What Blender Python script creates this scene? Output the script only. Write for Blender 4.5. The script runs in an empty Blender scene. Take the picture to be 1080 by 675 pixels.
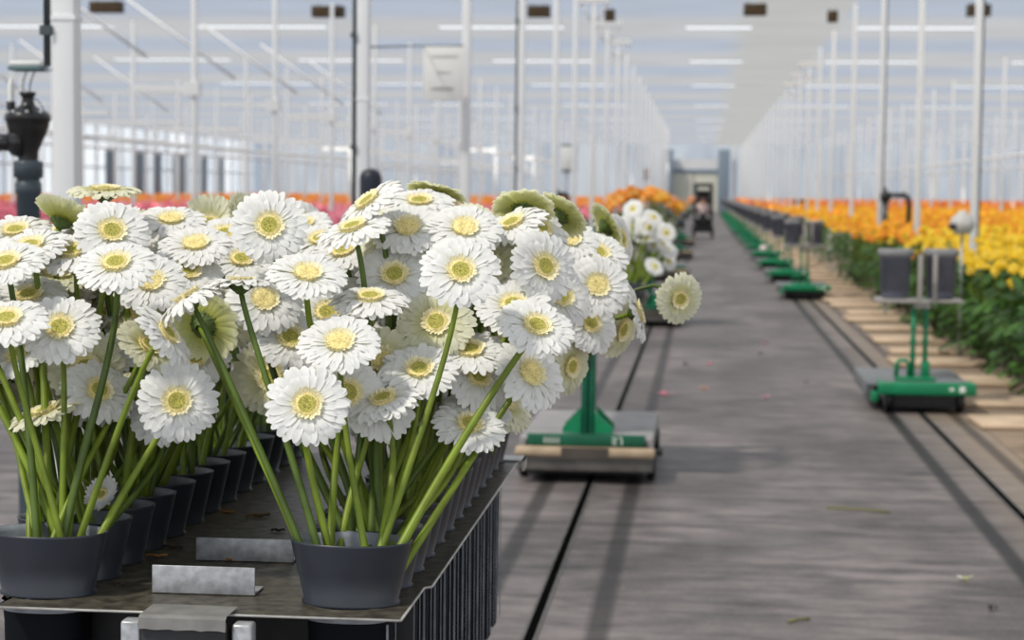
import bpy, bmesh, math, random
from mathutils import Vector, Matrix, Quaternion, noise
random.seed(11)
PI = math.pi
C = bpy.context.scene.collection
SC = bpy.context.scene

# ------------------------------------------------------------------ camera
FP = 2000.0                      # focal length in pixels of the 1080 wide frame
CAMZ = 1.48
roll = math.radians(0.60)
d_ = Vector((202/FP, 134.5/FP, -1)).normalized()          # world +Y seen from the camera
s_ = (math.sin(roll)*d_.x + math.cos(roll)*d_.y)/(-d_.z)
z_ = Vector((math.sin(roll), math.cos(roll), s_)).normalized()
x_ = d_.cross(z_).normalized()
CAM = Vector((0, 0, CAMZ))
Rw = Matrix((x_, d_, z_))        # camera vector -> world vector
def ray(px, py):
    return Rw @ Vector(((px-540)/FP, (337.5-py)/FP, -1))
def at(px, py, Y):
    """world point on the pixel's ray at distance Y down the aisle"""
    w = ray(px, py)
    return CAM + w*(Y/w.y)
cd = bpy.data.cameras.new('camera')
cam = bpy.data.objects.new('camera', cd); C.objects.link(cam)
M4 = Rw.to_4x4(); M4.translation = CAM
cam.matrix_world = M4
cd.sensor_width = 36; cd.lens = 36*FP/1080
cd.clip_end = 500; cd.clip_start = 0.05
cd.dof.use_dof = True; cd.dof.focus_distance = 2.68; cd.dof.aperture_fstop = 7.0
SC.camera = cam

# ------------------------------------------------------------------ materials
def mat(name, col, rough=0.6, metal=0.0, var=0.0, scale=8.0, spec=0.5, transl=0.0, bump=0.0, col2=None, coat=0.0):
    m = bpy.data.materials.new(name); m.use_nodes = True
    nt = m.node_tree; N = nt.nodes; L = nt.links
    b = N['Principled BSDF']
    b.inputs['Base Color'].default_value = (*col, 1)
    b.inputs['Roughness'].default_value = rough
    b.inputs['Metallic'].default_value = metal
    b.inputs['Specular IOR Level'].default_value = spec
    b.inputs['Coat Weight'].default_value = coat
    csock = None
    if var > 0 or col2 is not None or bump > 0:
        tc = N.new('ShaderNodeTexCoord')
        nz = N.new('ShaderNodeTexNoise'); nz.inputs['Scale'].default_value = scale; nz.inputs['Detail'].default_value = 4
        L.new(tc.outputs['Object'], nz.inputs['Vector'])
        if var > 0 or col2 is not None:
            mx = N.new('ShaderNodeMix'); mx.data_type = 'RGBA'
            c2 = col2 if col2 is not None else tuple(max(0, c*(1-var)) for c in col)
            c1 = col if col2 is not None else tuple(min(1, c*(1+var)) for c in col)
            mx.inputs[6].default_value = (*c1, 1); mx.inputs[7].default_value = (*c2, 1)
            rp = N.new('ShaderNodeMapRange'); rp.inputs[1].default_value = 0.35; rp.inputs[2].default_value = 0.65
            L.new(nz.outputs['Fac'], rp.inputs[0]); L.new(rp.outputs[0], mx.inputs[0])
            L.new(mx.outputs[2], b.inputs['Base Color']); csock = mx.outputs[2]
        if bump > 0:
            bp = N.new('ShaderNodeBump'); bp.inputs['Strength'].default_value = bump; bp.inputs['Distance'].default_value = 0.01
            L.new(nz.outputs['Fac'], bp.inputs['Height']); L.new(bp.outputs[0], b.inputs['Normal'])
    if transl > 0:
        t = N.new('ShaderNodeBsdfTranslucent'); t.inputs['Color'].default_value = (*col, 1)
        if csock: L.new(csock, t.inputs['Color'])
        ms = N.new('ShaderNodeMixShader'); ms.inputs[0].default_value = transl
        L.new(b.outputs[0], ms.inputs[1]); L.new(t.outputs[0], ms.inputs[2])
        L.new(ms.outputs[0], N['Material Output'].inputs['Surface'])
    return m

def radial_petal(name, inner, outer, r0, r1, transl, rough=0.55):
    """petal pigment that changes from the centre of the head outwards"""
    m = bpy.data.materials.new(name); m.use_nodes = True
    nt = m.node_tree; N = nt.nodes; L = nt.links; b = N['Principled BSDF']
    tc = N.new('ShaderNodeTexCoord'); vm = N.new('ShaderNodeVectorMath'); vm.operation = 'LENGTH'
    L.new(tc.outputs['Object'], vm.inputs[0])
    mr = N.new('ShaderNodeMapRange'); mr.inputs[1].default_value = r0; mr.inputs[2].default_value = r1
    L.new(vm.outputs['Value'], mr.inputs[0])
    mx = N.new('ShaderNodeMix'); mx.data_type = 'RGBA'
    mx.inputs[6].default_value = (*inner, 1); mx.inputs[7].default_value = (*outer, 1)
    L.new(mr.outputs[0], mx.inputs[0]); L.new(mx.outputs[2], b.inputs['Base Color'])
    b.inputs['Roughness'].default_value = rough; b.inputs['Specular IOR Level'].default_value = 0.25
    t = N.new('ShaderNodeBsdfTranslucent'); L.new(mx.outputs[2], t.inputs['Color'])
    ms = N.new('ShaderNodeMixShader'); ms.inputs[0].default_value = transl
    L.new(b.outputs[0], ms.inputs[1]); L.new(t.outputs[0], ms.inputs[2])
    L.new(ms.outputs[0], N['Material Output'].inputs['Surface'])
    return m

MT = {}
MT['petal'] = radial_petal('white_petal', (0.86,0.86,0.62), (0.955,0.95,0.935), 0.010, 0.024, 0.30)
MT['petal_lit'] = radial_petal('sunlit_petal', (0.86,0.88,0.50), (0.95,0.95,0.86), 0.010, 0.040, 0.70)  # lit copy for turned-away heads: extra see-through glow stands for sun behind
MT['petal_back'] = radial_petal('petal_underside', (0.70,0.72,0.25), (0.93,0.925,0.84), 0.012, 0.036, 0.36)
MT['petal_back_green'] = radial_petal('yellow_green_underside', (0.80,0.82,0.12), (0.97,0.97,0.74), 0.014, 0.050, 0.66)  # underside of the lit copy, brightened as if sun shone through it
MT['cream'] = radial_petal('cream_petal', (0.80,0.78,0.36), (0.94,0.93,0.76), 0.012, 0.040, 0.46)
MT['disc_green'] = mat('disc_green', (0.45,0.41,0.09), 0.8, var=0.35, scale=400)
MT['floret'] = mat('floret_yellow', (0.86,0.70,0.30), 0.7, var=0.22, scale=300)
MT['floret_cream'] = mat('floret_cream', (0.92,0.85,0.56), 0.7)
MT['calyx'] = mat('calyx_green', (0.075,0.12,0.02), 0.6, var=0.4, scale=200)
MT['stem'] = mat('stem_green', (0.195,0.27,0.022), 0.42, var=0.30, scale=14, transl=0.12, spec=0.45)
MT['stem_dark'] = mat('stem_dark_green', (0.085,0.135,0.016), 0.45, var=0.3, scale=14, transl=0.1)
MT['leaf'] = mat('leaf_green', (0.065,0.16,0.028), 0.45, var=0.5, scale=3, transl=0.22)
MT['leaf_dark'] = mat('leaf_dark_green', (0.03,0.075,0.018), 0.5, var=0.4, scale=3, transl=0.1)
MT['yellow'] = mat('yellow_bloom', (0.95,0.62,0.01), 0.55, var=0.12, scale=6, transl=0.25)
MT['orange'] = mat('orange_bloom', (0.93,0.30,0.010), 0.55, var=0.2, scale=6, transl=0.25)
MT['amber'] = mat('amber_bloom', (0.96,0.43,0.012), 0.55, var=0.15, scale=6, transl=0.25)
MT['red_orange'] = mat('red_orange_bloom', (0.85,0.17,0.03), 0.55, var=0.25, scale=6, transl=0.25)
MT['pink'] = mat('pink_bloom', (0.82,0.20,0.28), 0.55, var=0.2, scale=6, transl=0.25)
MT['light_pink'] = mat('light_pink_bloom', (0.90,0.44,0.52), 0.55, var=0.15, scale=6, transl=0.25)
MT['crimson'] = mat('crimson_bloom', (0.52,0.08,0.14), 0.55, var=0.25, scale=6, transl=0.2)
MT['salmon'] = mat('salmon_bloom', (0.85,0.36,0.17), 0.55, var=0.1, scale=6, transl=0.25)
MT['pot'] = mat('grey_plastic_pot', (0.026,0.031,0.042), 0.36, var=0.18, scale=9, spec=0.5)
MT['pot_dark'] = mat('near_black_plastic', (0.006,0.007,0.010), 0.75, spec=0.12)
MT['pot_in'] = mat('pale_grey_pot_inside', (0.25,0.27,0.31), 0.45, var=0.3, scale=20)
MT['plate'] = mat('dirty_metal_plate', (0.125,0.110,0.080), 0.42, metal=0.25, scale=45, col2=(0.045,0.038,0.028), bump=0.2)
MT['plate_edge'] = mat('bright_metal_edge', (0.52,0.51,0.48), 0.38, metal=0.6, var=0.15, scale=30)
MT['galv'] = mat('galvanised_steel', (0.50,0.51,0.535), 0.42, metal=0.35, scale=70, col2=(0.33,0.335,0.345))
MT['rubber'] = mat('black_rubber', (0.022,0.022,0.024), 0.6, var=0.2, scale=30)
MT['grey_lip'] = mat('grey_rubber_lip', (0.20,0.195,0.185), 0.55, var=0.15, scale=30)
MT['white_steel'] = mat('white_painted_steel', (0.87,0.875,0.885), 0.42, var=0.02, scale=2)
MT['grey_steel'] = mat('pale_grey_steel', (0.50,0.53,0.58), 0.42, var=0.06, scale=2)
MT['dark_steel'] = mat('dark_grey_steel', (0.06,0.075,0.08), 0.45)
MT['cart_green'] = mat('green_paint', (0.0,0.215,0.085), 0.38, var=0.12, scale=12)
MT['cart_green_dark'] = mat('dark_green_paint', (0.0,0.105,0.052), 0.4, var=0.15, scale=12)
MT['deck_pale'] = mat('pale_grey_deck', (0.36,0.34,0.335), 0.4, scale=7, col2=(0.26,0.25,0.245))
MT['deck_grey'] = mat('grey_deck', (0.17,0.18,0.19), 0.35, scale=7, col2=(0.12,0.13,0.14))
MT['bumper'] = mat('worn_beige_bumper', (0.50,0.38,0.25), 0.6, scale=9, col2=(0.36,0.26,0.17))
MT['bumper_dark'] = mat('dirty_brown_rubber', (0.075,0.062,0.05), 0.65, var=0.2)
MT['bar_grey'] = mat('dirty_grey_bar', (0.14,0.13,0.115), 0.5, scale=12, col2=(0.085,0.08,0.07))
MT['black'] = mat('black_plastic', (0.012,0.012,0.013), 0.35, spec=0.5)
MT['valve'] = mat('black_cast_valve', (0.013,0.013,0.014), 0.3, var=0.3, scale=30, coat=0.2)
MT['pvc'] = mat('slate_plastic_pipe', (0.055,0.078,0.095), 0.4, var=0.08, scale=10)
MT['navy'] = mat('navy_cap', (0.012,0.016,0.032), 0.5)
MT['cloth_bar'] = mat('pale_bar', (0.55,0.57,0.62), 0.6)
MT['white'] = mat('white_plastic', (0.82,0.82,0.80), 0.5)
MT['label_white'] = mat('white_lettering', (0.72,0.80,0.72), 0.5)
MT['ink'] = mat('grey_ink', (0.42,0.42,0.42), 0.6)
MT['ink_dark'] = mat('dark_ink', (0.17,0.17,0.17), 0.6)
MT['teal'] = mat('dull_teal_plastic', (0.12,0.19,0.20), 0.5)
MT['concrete'] = mat('pale_path_concrete', (0.66,0.50,0.35), 0.8, scale=3, col2=(0.46,0.34,0.23), bump=0.1)
MT['soil'] = mat('brown_row_soil', (0.36,0.265,0.185), 0.9, scale=2, col2=(0.20,0.145,0.10), bump=0.3)
MT['bucket'] = mat('slate_bucket', (0.125,0.135,0.175), 0.4, var=0.1, scale=10)
MT['bucket_rim'] = mat('grey_bucket_rim', (0.25,0.25,0.26), 0.5)
MT['tray'] = mat('grey_beige_tray', (0.33,0.31,0.29), 0.55, var=0.1)
MT['strap'] = mat('grey_beige_strap', (0.36,0.33,0.31), 0.6)
MT['skin'] = mat('skin', (0.55,0.33,0.23), 0.6)
MT['hair'] = mat('dark_hair', (0.03,0.022,0.018), 0.6)
MT['shirt'] = mat('pale_pink_shirt', (0.86,0.70,0.70), 0.8)
MT['trousers'] = mat('dark_trousers', (0.02,0.024,0.035), 0.8)
MT['dead'] = mat('dry_brown_stem', (0.15,0.085,0.035), 0.8, var=0.3, scale=40)
MT['dead_dark'] = mat('dark_dry_leaf', (0.035,0.026,0.018), 0.8)
MT['rust'] = mat('orange_brown_leaf', (0.33,0.15,0.04), 0.8, var=0.2, scale=40)
MT['blue_grey'] = mat('blue_grey_pillar', (0.24,0.31,0.39), 0.5)
MT['beige_panel'] = mat('beige_door_panel', (0.80,0.80,0.68), 0.6, var=0.05)
MT['slot'] = mat('dark_rail_slot', (0.004,0.004,0.004), 1.0, spec=0.0)
MT['rail_lip'] = mat('worn_steel_lip', (0.13,0.125,0.12), 0.6, metal=0.2, var=0.2, scale=20)
MT['brown_unit'] = mat('dark_brown_metal', (0.065,0.055,0.035), 0.6, var=0.3, scale=6)
MT['fallen_pink'] = mat('fallen_pink_petal', (0.70,0.18,0.26), 0.7)

# ------------------------------------------------------------------ mesh builder
class MB:
    def __init__(s): s.v = []; s.f = []; s.m = []; s.sm = []
    def add(s, verts, faces, mi=0, smooth=True):
        o = len(s.v); s.v += [tuple(p) for p in verts]
        for f in faces:
            s.f.append([o+i for i in f]); s.m.append(mi); s.sm.append(smooth)
    def box(s, lo, hi, mi=0, bev=0.0):
        x0,y0,z0 = lo; x1,y1,z1 = hi
        if bev <= 0:
            vs = [(x0,y0,z0),(x1,y0,z0),(x1,y1,z0),(x0,y1,z0),(x0,y0,z1),(x1,y0,z1),(x1,y1,z1),(x0,y1,z1)]
            s.add(vs, [(0,3,2,1),(4,5,6,7),(0,1,5,4),(1,2,6,5),(2,3,7,6),(3,0,4,7)], mi, False); return
        bm = bmesh.new(); bmesh.ops.create_cube(bm, size=1)
        for v in bm.verts:
            v.co = Vector(((x0+x1)/2+v.co.x*(x1-x0), (y0+y1)/2+v.co.y*(y1-y0), (z0+z1)/2+v.co.z*(z1-z0)))
        bmesh.ops.bevel(bm, geom=list(bm.edges), offset=bev, segments=2, profile=0.5, affect='EDGES')
        bm.verts.index_update()
        s.add([v.co for v in bm.verts], [[v.index for v in f.verts] for f in bm.faces], mi, True); bm.free()
    def tube(s, pts, rad, n=7, mi=0, caps=True, flat=1.0):
        pts = [Vector(p) for p in pts]; k = len(pts)
        rr = rad if isinstance(rad, (list, tuple)) else [rad]*k
        t = (pts[1]-pts[0]).normalized()
        u = t.orthogonal().normalized()
        vs = []
        for i in range(k):
            a = pts[max(0,i-1)]; b = pts[min(k-1,i+1)]
            t = (b-a).normalized()
            u = (u - t*u.dot(t))
            u = u.normalized() if u.length > 1e-6 else t.orthogonal().normalized()
            w = t.cross(u)
            for j in range(n):
                an = 2*PI*j/n
                vs.append(pts[i] + (u*math.cos(an) + w*math.sin(an)*flat)*rr[i])
        fs = []
        for i in range(k-1):
            for j in range(n):
                a = i*n+j; b = i*n+(j+1)%n
                fs.append((a, b, b+n, a+n))
        if caps:
            fs.append(tuple(reversed(range(n)))); fs.append(tuple(range((k-1)*n, k*n)))
        s.add(vs, fs, mi, True)
    def lathe(s, prof, n=24, mi=0, org=(0,0,0), sx=1.0, sy=1.0, axis='Z', power=2.0, mis=None):
        """prof: list of (r, z); power > 2 squares the plan off"""
        vs = []; fs = []
        for (r, z) in prof:
            for j in range(n):
                an = 2*PI*j/n; c, q = math.cos(an), math.sin(an)
                if power != 2.0:
                    kk = (abs(c)**power+abs(q)**power)**(-1/power); c *= kk; q *= kk
                p = (r*c*sx, r*q*sy, z)
                if axis == 'X': p = (p[2], p[0], p[1])
                if axis == 'Y': p = (p[0], p[2], p[1])
                vs.append((p[0]+org[0], p[1]+org[1], p[2]+org[2]))
        for i in range(len(prof)-1):
            f = []
            for j in range(n):
                a = i*n+j; b = i*n+(j+1)%n
                f.append((a, b, b+n, a+n))
            fs.append(f)
        base = len(s.v); s.v += vs
        for i, f in enumerate(fs):
            for q in f:
                s.f.append([base+t for t in q]); s.m.append(mis[i] if mis else mi); s.sm.append(True)
    def build(s, name, mats, parent=None, loc=None, link=True):
        me = bpy.data.meshes.new(name); me.from_pydata(s.v, [], s.f)
        mats = mats if isinstance(mats, (list, tuple)) else [mats]
        for m in mats: me.materials.append(m)
        me.polygons.foreach_set('material_index', s.m)
        me.polygons.foreach_set('use_smooth', s.sm)
        me.update()
        o = bpy.data.objects.new(name, me)
        if link: C.objects.link(o)
        if parent is not None: o.parent = parent
        if loc is not None: o.location = loc
        return o

def tag(o, label, cat, group=None, kind=None):
    o['label'] = label; o['category'] = cat
    if group: o['group'] = group
    if kind: o['kind'] = kind
    return o
def empty(name, loc, rz=0):
    o = bpy.data.objects.new(name, None); C.objects.link(o)
    o.location = loc; o.rotation_euler = (0,0,rz); o.empty_display_size = 0.05
    return o
def child(name, data, parent, loc=(0,0,0), rot=None, sc=None):
    o = bpy.data.objects.new(name, data); C.objects.link(o); o.parent = parent; o.location = loc
    if rot is not None: o.rotation_mode = 'QUATERNION'; o.rotation_quaternion = rot
    if sc is not None: o.scale = (sc,sc,sc)
    return o
def copy_tree(o, loc=None, label=None, group=None, parent=None):
    c = o.copy(); C.objects.link(c)
    if parent is not None: c.parent = parent
    if loc is not None: c.location = loc
    if label: c['label'] = label
    if group: c['group'] = group
    for ch in list(o.children): copy_tree(ch, parent=c)
    return c
def bez(p0, p1, p2, p3, n):
    out = []
    for i in range(n+1):
        t = i/n; u = 1-t
        out.append(p0*u**3 + p1*(3*u*u*t) + p2*(3*u*t*t) + p3*t**3)
    return out
ORD = ['first','second','third','fourth','fifth','sixth','seventh','eighth','ninth','tenth','eleventh','twelfth','thirteenth','fourteenth',
 'fifteenth','sixteenth','seventeenth','eighteenth','nineteenth','twentieth','twenty-first','twenty-second','twenty-third','twenty-fourth',
 'twenty-fifth','twenty-sixth','twenty-seventh','twenty-eighth','twenty-ninth','thirtieth','thirty-first','thirty-second']

# ------------------------------------------------------------------ setting
YE = 150.0; XL = -36.0; XR = 36.0; CZ = 5.14; Y0 = -3.0
def struct(o, label, cat, group=None): return tag(o, label, cat, group, 'structure')

# floor material: dark woven ground cloth with worn wheel lines along the aisle
def floor_mat():
    m = bpy.data.materials.new('woven_ground_cloth'); m.use_nodes = True
    nt = m.node_tree; N = nt.nodes; L = nt.links; b = N['Principled BSDF']
    tc = N.new('ShaderNodeTexCoord'); sp = N.new('ShaderNodeSeparateXYZ'); L.new(tc.outputs['Object'], sp.inputs[0])
    def mp(sx, sy):
        q = N.new('ShaderNodeMapping'); q.inputs['Scale'].default_value = (sx, sy, 1); L.new(tc.outputs['Object'], q.inputs[0]); return q
    n1 = N.new('ShaderNodeTexNoise'); n1.inputs['Scale'].default_value = 1; n1.inputs['Detail'].default_value = 6
    L.new(mp(1.1, 0.5).outputs[0], n1.inputs['Vector'])
    n2 = N.new('ShaderNodeTexNoise'); n2.inputs['Scale'].default_value = 1; n2.inputs['Detail'].default_value = 5
    L.new(mp(1.3, 9.0).outputs[0], n2.inputs['Vector'])         # cross-wise streaks of the weave
    n3 = N.new('ShaderNodeTexNoise'); n3.inputs['Scale'].default_value = 1; n3.inputs['Detail'].default_value = 3
    L.new(mp(60, 60).outputs[0], n3.inputs['Vector'])
    def mixc(fac, a, c):
        x = N.new('ShaderNodeMix'); x.data_type = 'RGBA'
        L.new(fac, x.inputs[0])
        for k, v in ((6, a), (7, c)):
            if isinstance(v, tuple): x.inputs[k].default_value = (*v, 1)
            else: L.new(v, x.inputs[k])
        return x.outputs[2]
    def rng(sock, a, c, lo=0.0, hi=1.0):
        r = N.new('ShaderNodeMapRange'); L.new(sock, r.inputs[0])
        r.inputs[1].default_value = a; r.inputs[2].default_value = c; r.inputs[3].default_value = lo; r.inputs[4].default_value = hi
        return r.outputs[0]
    base = mixc(rng(n1.outputs['Fac'], 0.40, 0.60), (0.215,0.192,0.186), (0.110,0.098,0.096))
    base = mixc(rng(n2.outputs['Fac'], 0.45, 0.68, 0, 0.75), base, (0.062,0.055,0.055))
    base = mixc(rng(n3.outputs['Fac'], 0.45, 0.75, 0, 0.35), base, (0.27,0.25,0.24))
    # worn wheel tracks and the dusty right margin, by their distance across the aisle
    cr = N.new('ShaderNodeValToRGB'); L.new(rng(sp.outputs['X'], -1.2, 2.6), cr.inputs[0])
    e = cr.color_ramp.elements
    def px(x): return (x+1.2)/3.8
    stops = [(-1.2,1)]
    for c0, w, k in ((-0.76,0.05,0.32), (-0.33,0.05,0.32), (1.28,0.05,0.15), (1.70,0.05,0.34)):
        stops += [(c0-w,1), (c0-w*0.55,k), (c0+w*0.55,k), (c0+w,1)]
    stops += [(2.6,1)]
    e[0].position = 0; e[0].color = (1,1,1,1); e[1].position = 1; e[1].color = (1,1,1,1)
    for x, k in stops[1:-1]:
        q = e.new(px(x)); q.color = (k,k,k,1)
    n4 = N.new('ShaderNodeTexNoise'); n4.inputs['Scale'].default_value = 1; n4.inputs['Detail'].default_value = 8; n4.inputs['Roughness'].default_value = 0.7
    L.new(mp(3.0, 6.0).outputs[0], n4.inputs['Vector'])
    mot = N.new('ShaderNodeMix'); mot.data_type = 'RGBA'; mot.blend_type = 'MULTIPLY'; mot.inputs[0].default_value = 1
    L.new(base, mot.inputs[6]); L.new(mixc(rng(n4.outputs['Fac'], 0.36, 0.64), (0.58,0.57,0.58), (1.32,1.28,1.26)), mot.inputs[7]); base = mot.outputs[2]
    mul = N.new('ShaderNodeMix'); mul.data_type = 'RGBA'; mul.blend_type = 'MULTIPLY'; mul.inputs[0].default_value = 1
    L.new(base, mul.inputs[6]); L.new(cr.outputs[0], mul.inputs[7])
    dust = rng(sp.outputs['X'], 1.30, 1.75, 0, 0.8)
    nd = N.new('ShaderNodeMath'); nd.operation = 'MULTIPLY'; L.new(dust, nd.inputs[0]); L.new(rng(n1.outputs['Fac'], 0.3, 0.55, 0.5, 1), nd.inputs[1])
    dusty = N.new('ShaderNodeMix'); dusty.data_type = 'RGBA'; dusty.blend_type = 'MULTIPLY'; dusty.inputs[0].default_value = 1
    dusty.inputs[6].default_value = (0.36,0.27,0.19,1); L.new(cr.outputs[0], dusty.inputs[7])
    fin = mixc(nd.outputs[0], mul.outputs[2], dusty.outputs[2])
    L.new(fin, b.inputs['Base Color'])
    b.inputs['Roughness'].default_value = 0.5; b.inputs['Specular IOR Level'].default_value = 0.35
    bp = N.new('ShaderNodeBump'); bp.inputs['Strength'].default_value = 0.25; bp.inputs['Distance'].default_value = 0.01
    L.new(n2.outputs['Fac'], bp.inputs['Height']); L.new(bp.outputs[0], b.inputs['Normal'])
    return m
fm = MB(); fm.add([(XL,Y0,0),(XR,Y0,0),(XR,YE,0),(XL,YE,0)], [(0,1,2,3)], 0, False)
struct(fm.build('floor', floor_mat()), 'dark woven ground cloth along the greenhouse aisle', 'floor')

# slots in the floor that guide the carts
for k, (x, nm) in enumerate(((-0.55, 'dark guide slot in the floor under the left carts'), (1.49, 'dark guide slot in the floor under the right carts'))):
    g = MB(); w = 0.016
    g.box((x-w,Y0,0.001), (x+w,YE-1,0.004), 0); g.box((x-w-0.010,Y0,0.001), (x-w,YE-1,0.005), 1); g.box((x+w,Y0,0.001), (x+w+0.010,YE-1,0.005), 1)
    struct(g.build('trim_%d' % (k+1), [MT['slot'], MT['rail_lip']]), nm, 'guide rail')

# shade-screen ceiling: cloth panels, with short open slits between the bays
def cloth_mat():
    m = bpy.data.materials.new('shade_cloth'); m.use_nodes = True
    nt = m.node_tree; N = nt.nodes; L = nt.links; b = N['Principled BSDF']
    tc = N.new('ShaderNodeTexCoord'); sp = N.new('ShaderNodeSeparateXYZ'); L.new(tc.outputs['Object'], sp.inputs[0])
    # two kinds of cloth in strips across each bay: pale blue-white and warm grey
    mo = N.new('ShaderNodeMath'); mo.operation = 'PINGPONG'; mo.inputs[1].default_value = 5.0
    ad = N.new('ShaderNodeMath'); ad.operation = 'ADD'; ad.inputs[1].default_value = 2.0
    L.new(sp.outputs['Y'], ad.inputs[0]); L.new(ad.outputs[0], mo.inputs[0])
    r = N.new('ShaderNodeMapRange'); r.inputs[1].default_value = 1.2; r.inputs[2].default_value = 3.4; L.new(mo.outputs[0], r.inputs[0])
    mx = N.new('ShaderNodeMix'); mx.data_type = 'RGBA'
    mx.inputs[6].default_value = (0.105,0.130,0.185,1); mx.inputs[7].default_value = (0.155,0.155,0.16,1)
    L.new(r.outputs[0], mx.inputs[0])
    # a warm grey strip right of the aisle's middle
    def band(a, c):
        lo = N.new('ShaderNodeMapRange'); lo.inputs[1].default_value = a-0.25; lo.inputs[2].default_value = a+0.25; L.new(sp.outputs['X'], lo.inputs[0])
        hi = N.new('ShaderNodeMapRange'); hi.inputs[1].default_value = c-0.1; hi.inputs[2].default_value = c+0.1; hi.inputs[3].default_value = 1; hi.inputs[4].default_value = 0
        L.new(sp.outputs['X'], hi.inputs[0])
        q = N.new('ShaderNodeMath'); q.operation = 'MULTIPLY'; L.new(lo.outputs[0], q.inputs[0]); L.new(hi.outputs[0], q.inputs[1]); return q.outputs[0]
    m2 = N.new('ShaderNodeMix'); m2.data_type = 'RGBA'; L.new(band(0.75, 2.87), m2.inputs[0]); L.new(mx.outputs[2], m2.inputs[6])
    m2.inputs[7].default_value = (0.14,0.137,0.130,1)
    nz = N.new('ShaderNodeTexNoise'); nz.inputs['Scale'].default_value = 0.5; L.new(tc.outputs['Object'], nz.inputs['Vector'])
    r2 = N.new('ShaderNodeMapRange'); r2.inputs[1].default_value = 0.3; r2.inputs[2].default_value = 0.7; r2.inputs[3].default_value = 0.88; r2.inputs[4].default_value = 1.06; L.new(nz.outputs['Fac'], r2.inputs[0])
    m3 = N.new('ShaderNodeMix'); m3.data_type = 'RGBA'; m3.blend_type = 'MULTIPLY'; m3.inputs[0].default_value = 1
    L.new(m2.outputs[2], m3.inputs[6]); L.new(r2.outputs[0], m3.inputs[7])
    L.new(m3.outputs[2], b.inputs['Base Color']); b.inputs['Roughness'].default_value = 0.7; b.inputs['Specular IOR Level'].default_value = 0.1
    t = N.new('ShaderNodeBsdfTranslucent'); L.new(m3.outputs[2], t.inputs['Color'])
    tr = N.new('ShaderNodeBsdfTransparent')
    a = N.new('ShaderNodeMixShader'); a.inputs[0].default_value = 0.62; L.new(b.outputs[0], a.inputs[1]); L.new(t.outputs[0], a.inputs[2])
    c = N.new('ShaderNodeMixShader'); c.inputs[0].default_value = 0.25; L.new(a.outputs[0], c.inputs[1]); L.new(tr.outputs[0], c.inputs[2])
    L.new(c.outputs[0], N['Material Output'].inputs['Surface'])
    return m
YC = -8.0
slits_y = [42.8, 53.8, 65.9, 81.0, 97.0, 110.0, 122.0, 134.0]
slits_x = [(-0.45,1.0), (-6.0,-3.2), (-11.6,-8.6), (-17.0,-13.6), (3.3,6.0), (8.4,11.4), (14.0,17.2)]
xs = sorted(set([XL, XR] + [a for s in slits_x for a in s])); ys = [YC]
for y in slits_y: ys += [y-0.28, y+0.28]
ys.append(YE)
cm = MB()
for j in range(len(ys)-1):
    for i in range(len(xs)-1):
        slit = (j % 2 == 1) and any(abs(xs[i]-a) < 1e-6 and abs(xs[i+1]-b) < 1e-6 for a, b in slits_x)
        if slit: continue
        cm.add([(xs[i],ys[j],CZ),(xs[i+1],ys[j],CZ),(xs[i+1],ys[j+1],CZ),(xs[i],ys[j+1],CZ)], [(0,3,2,1)], 0, False)
struct(cm.build('ceiling', cloth_mat()), 'pale shade cloth drawn under the greenhouse roof with open slits', 'ceiling')

# side and end walls
def film_mat(name, c1, c2, scale):
    m = bpy.data.materials.new(name); m.use_nodes = True
    nt = m.node_tree; N = nt.nodes; L = nt.links; b = N['Principled BSDF']
    tc = N.new('ShaderNodeTexCoord'); mp = N.new('ShaderNodeMapping'); mp.inputs['Scale'].default_value = scale
    L.new(tc.outputs['Object'], mp.inputs[0])
    nz = N.new('ShaderNodeTexNoise'); nz.inputs['Scale'].default_value = 1; nz.inputs['Detail'].default_value = 3; L.new(mp.outputs[0], nz.inputs['Vector'])
    r = N.new('ShaderNodeMapRange'); r.inputs[1].default_value = 0.38; r.inputs[2].default_value = 0.62; L.new(nz.outputs['Fac'], r.inputs[0])
    mx = N.new('ShaderNodeMix'); mx.data_type = 'RGBA'; mx.inputs[6].default_value = (*c1,1); mx.inputs[7].default_value = (*c2,1)
    L.new(r.outputs[0], mx.inputs[0]); L.new(mx.outputs[2], b.inputs['Base Color']); b.inputs['Roughness'].default_value = 0.4
    t = N.new('ShaderNodeBsdfTranslucent'); L.new(mx.outputs[2], t.inputs['Color'])
    tr = N.new('ShaderNodeBsdfTransparent')
    a = N.new('ShaderNodeMixShader'); a.inputs[0].default_value = 0.72; L.new(b.outputs[0], a.inputs[1]); L.new(t.outputs[0], a.inputs[2])
    c = N.new('ShaderNodeMixShader'); c.inputs[0].default_value = 0.12; L.new(a.outputs[0], c.inputs[1]); L.new(tr.outputs[0], c.inputs[2])
    L.new(c.outputs[0], N['Material Output'].inputs['Surface'])
    return m
MT['glass'] = film_mat('milky_glass', (0.50,0.53,0.56), (0.30,0.34,0.40), (0.35,0.35,0.12))
def side_wall(name, x, label):
    w = MB()
    w.add([(x,Y0,0),(x,YE,0),(x,YE,CZ+0.6),(x,Y0,CZ+0.6)], [(0,1,2,3)], 0, False)
    o = struct(w.build(name, MT['glass']), label, 'wall')
    f = MB(); s = -1 if x > 0 else 1
    y = 50.0
    while y < YE:
        f.box((min(x,x+s*0.12), y-0.16, 0), (max(x,x+s*0.12), y+0.16, CZ)); y += 2.5
    for z in (0.5, 2.6, 4.2): f.box((min(x,x+s*0.08), Y0, z-0.06), (max(x,x+s*0.08), YE, z+0.06))
    f.build('glazing_bars', MT['white_steel'], o)
    return o
side_wall('wall_left', XL, 'far left glass wall of the greenhouse with white bars')
side_wall('wall_right', XR, 'far right glass wall of the greenhouse with white bars')
w = MB()
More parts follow.
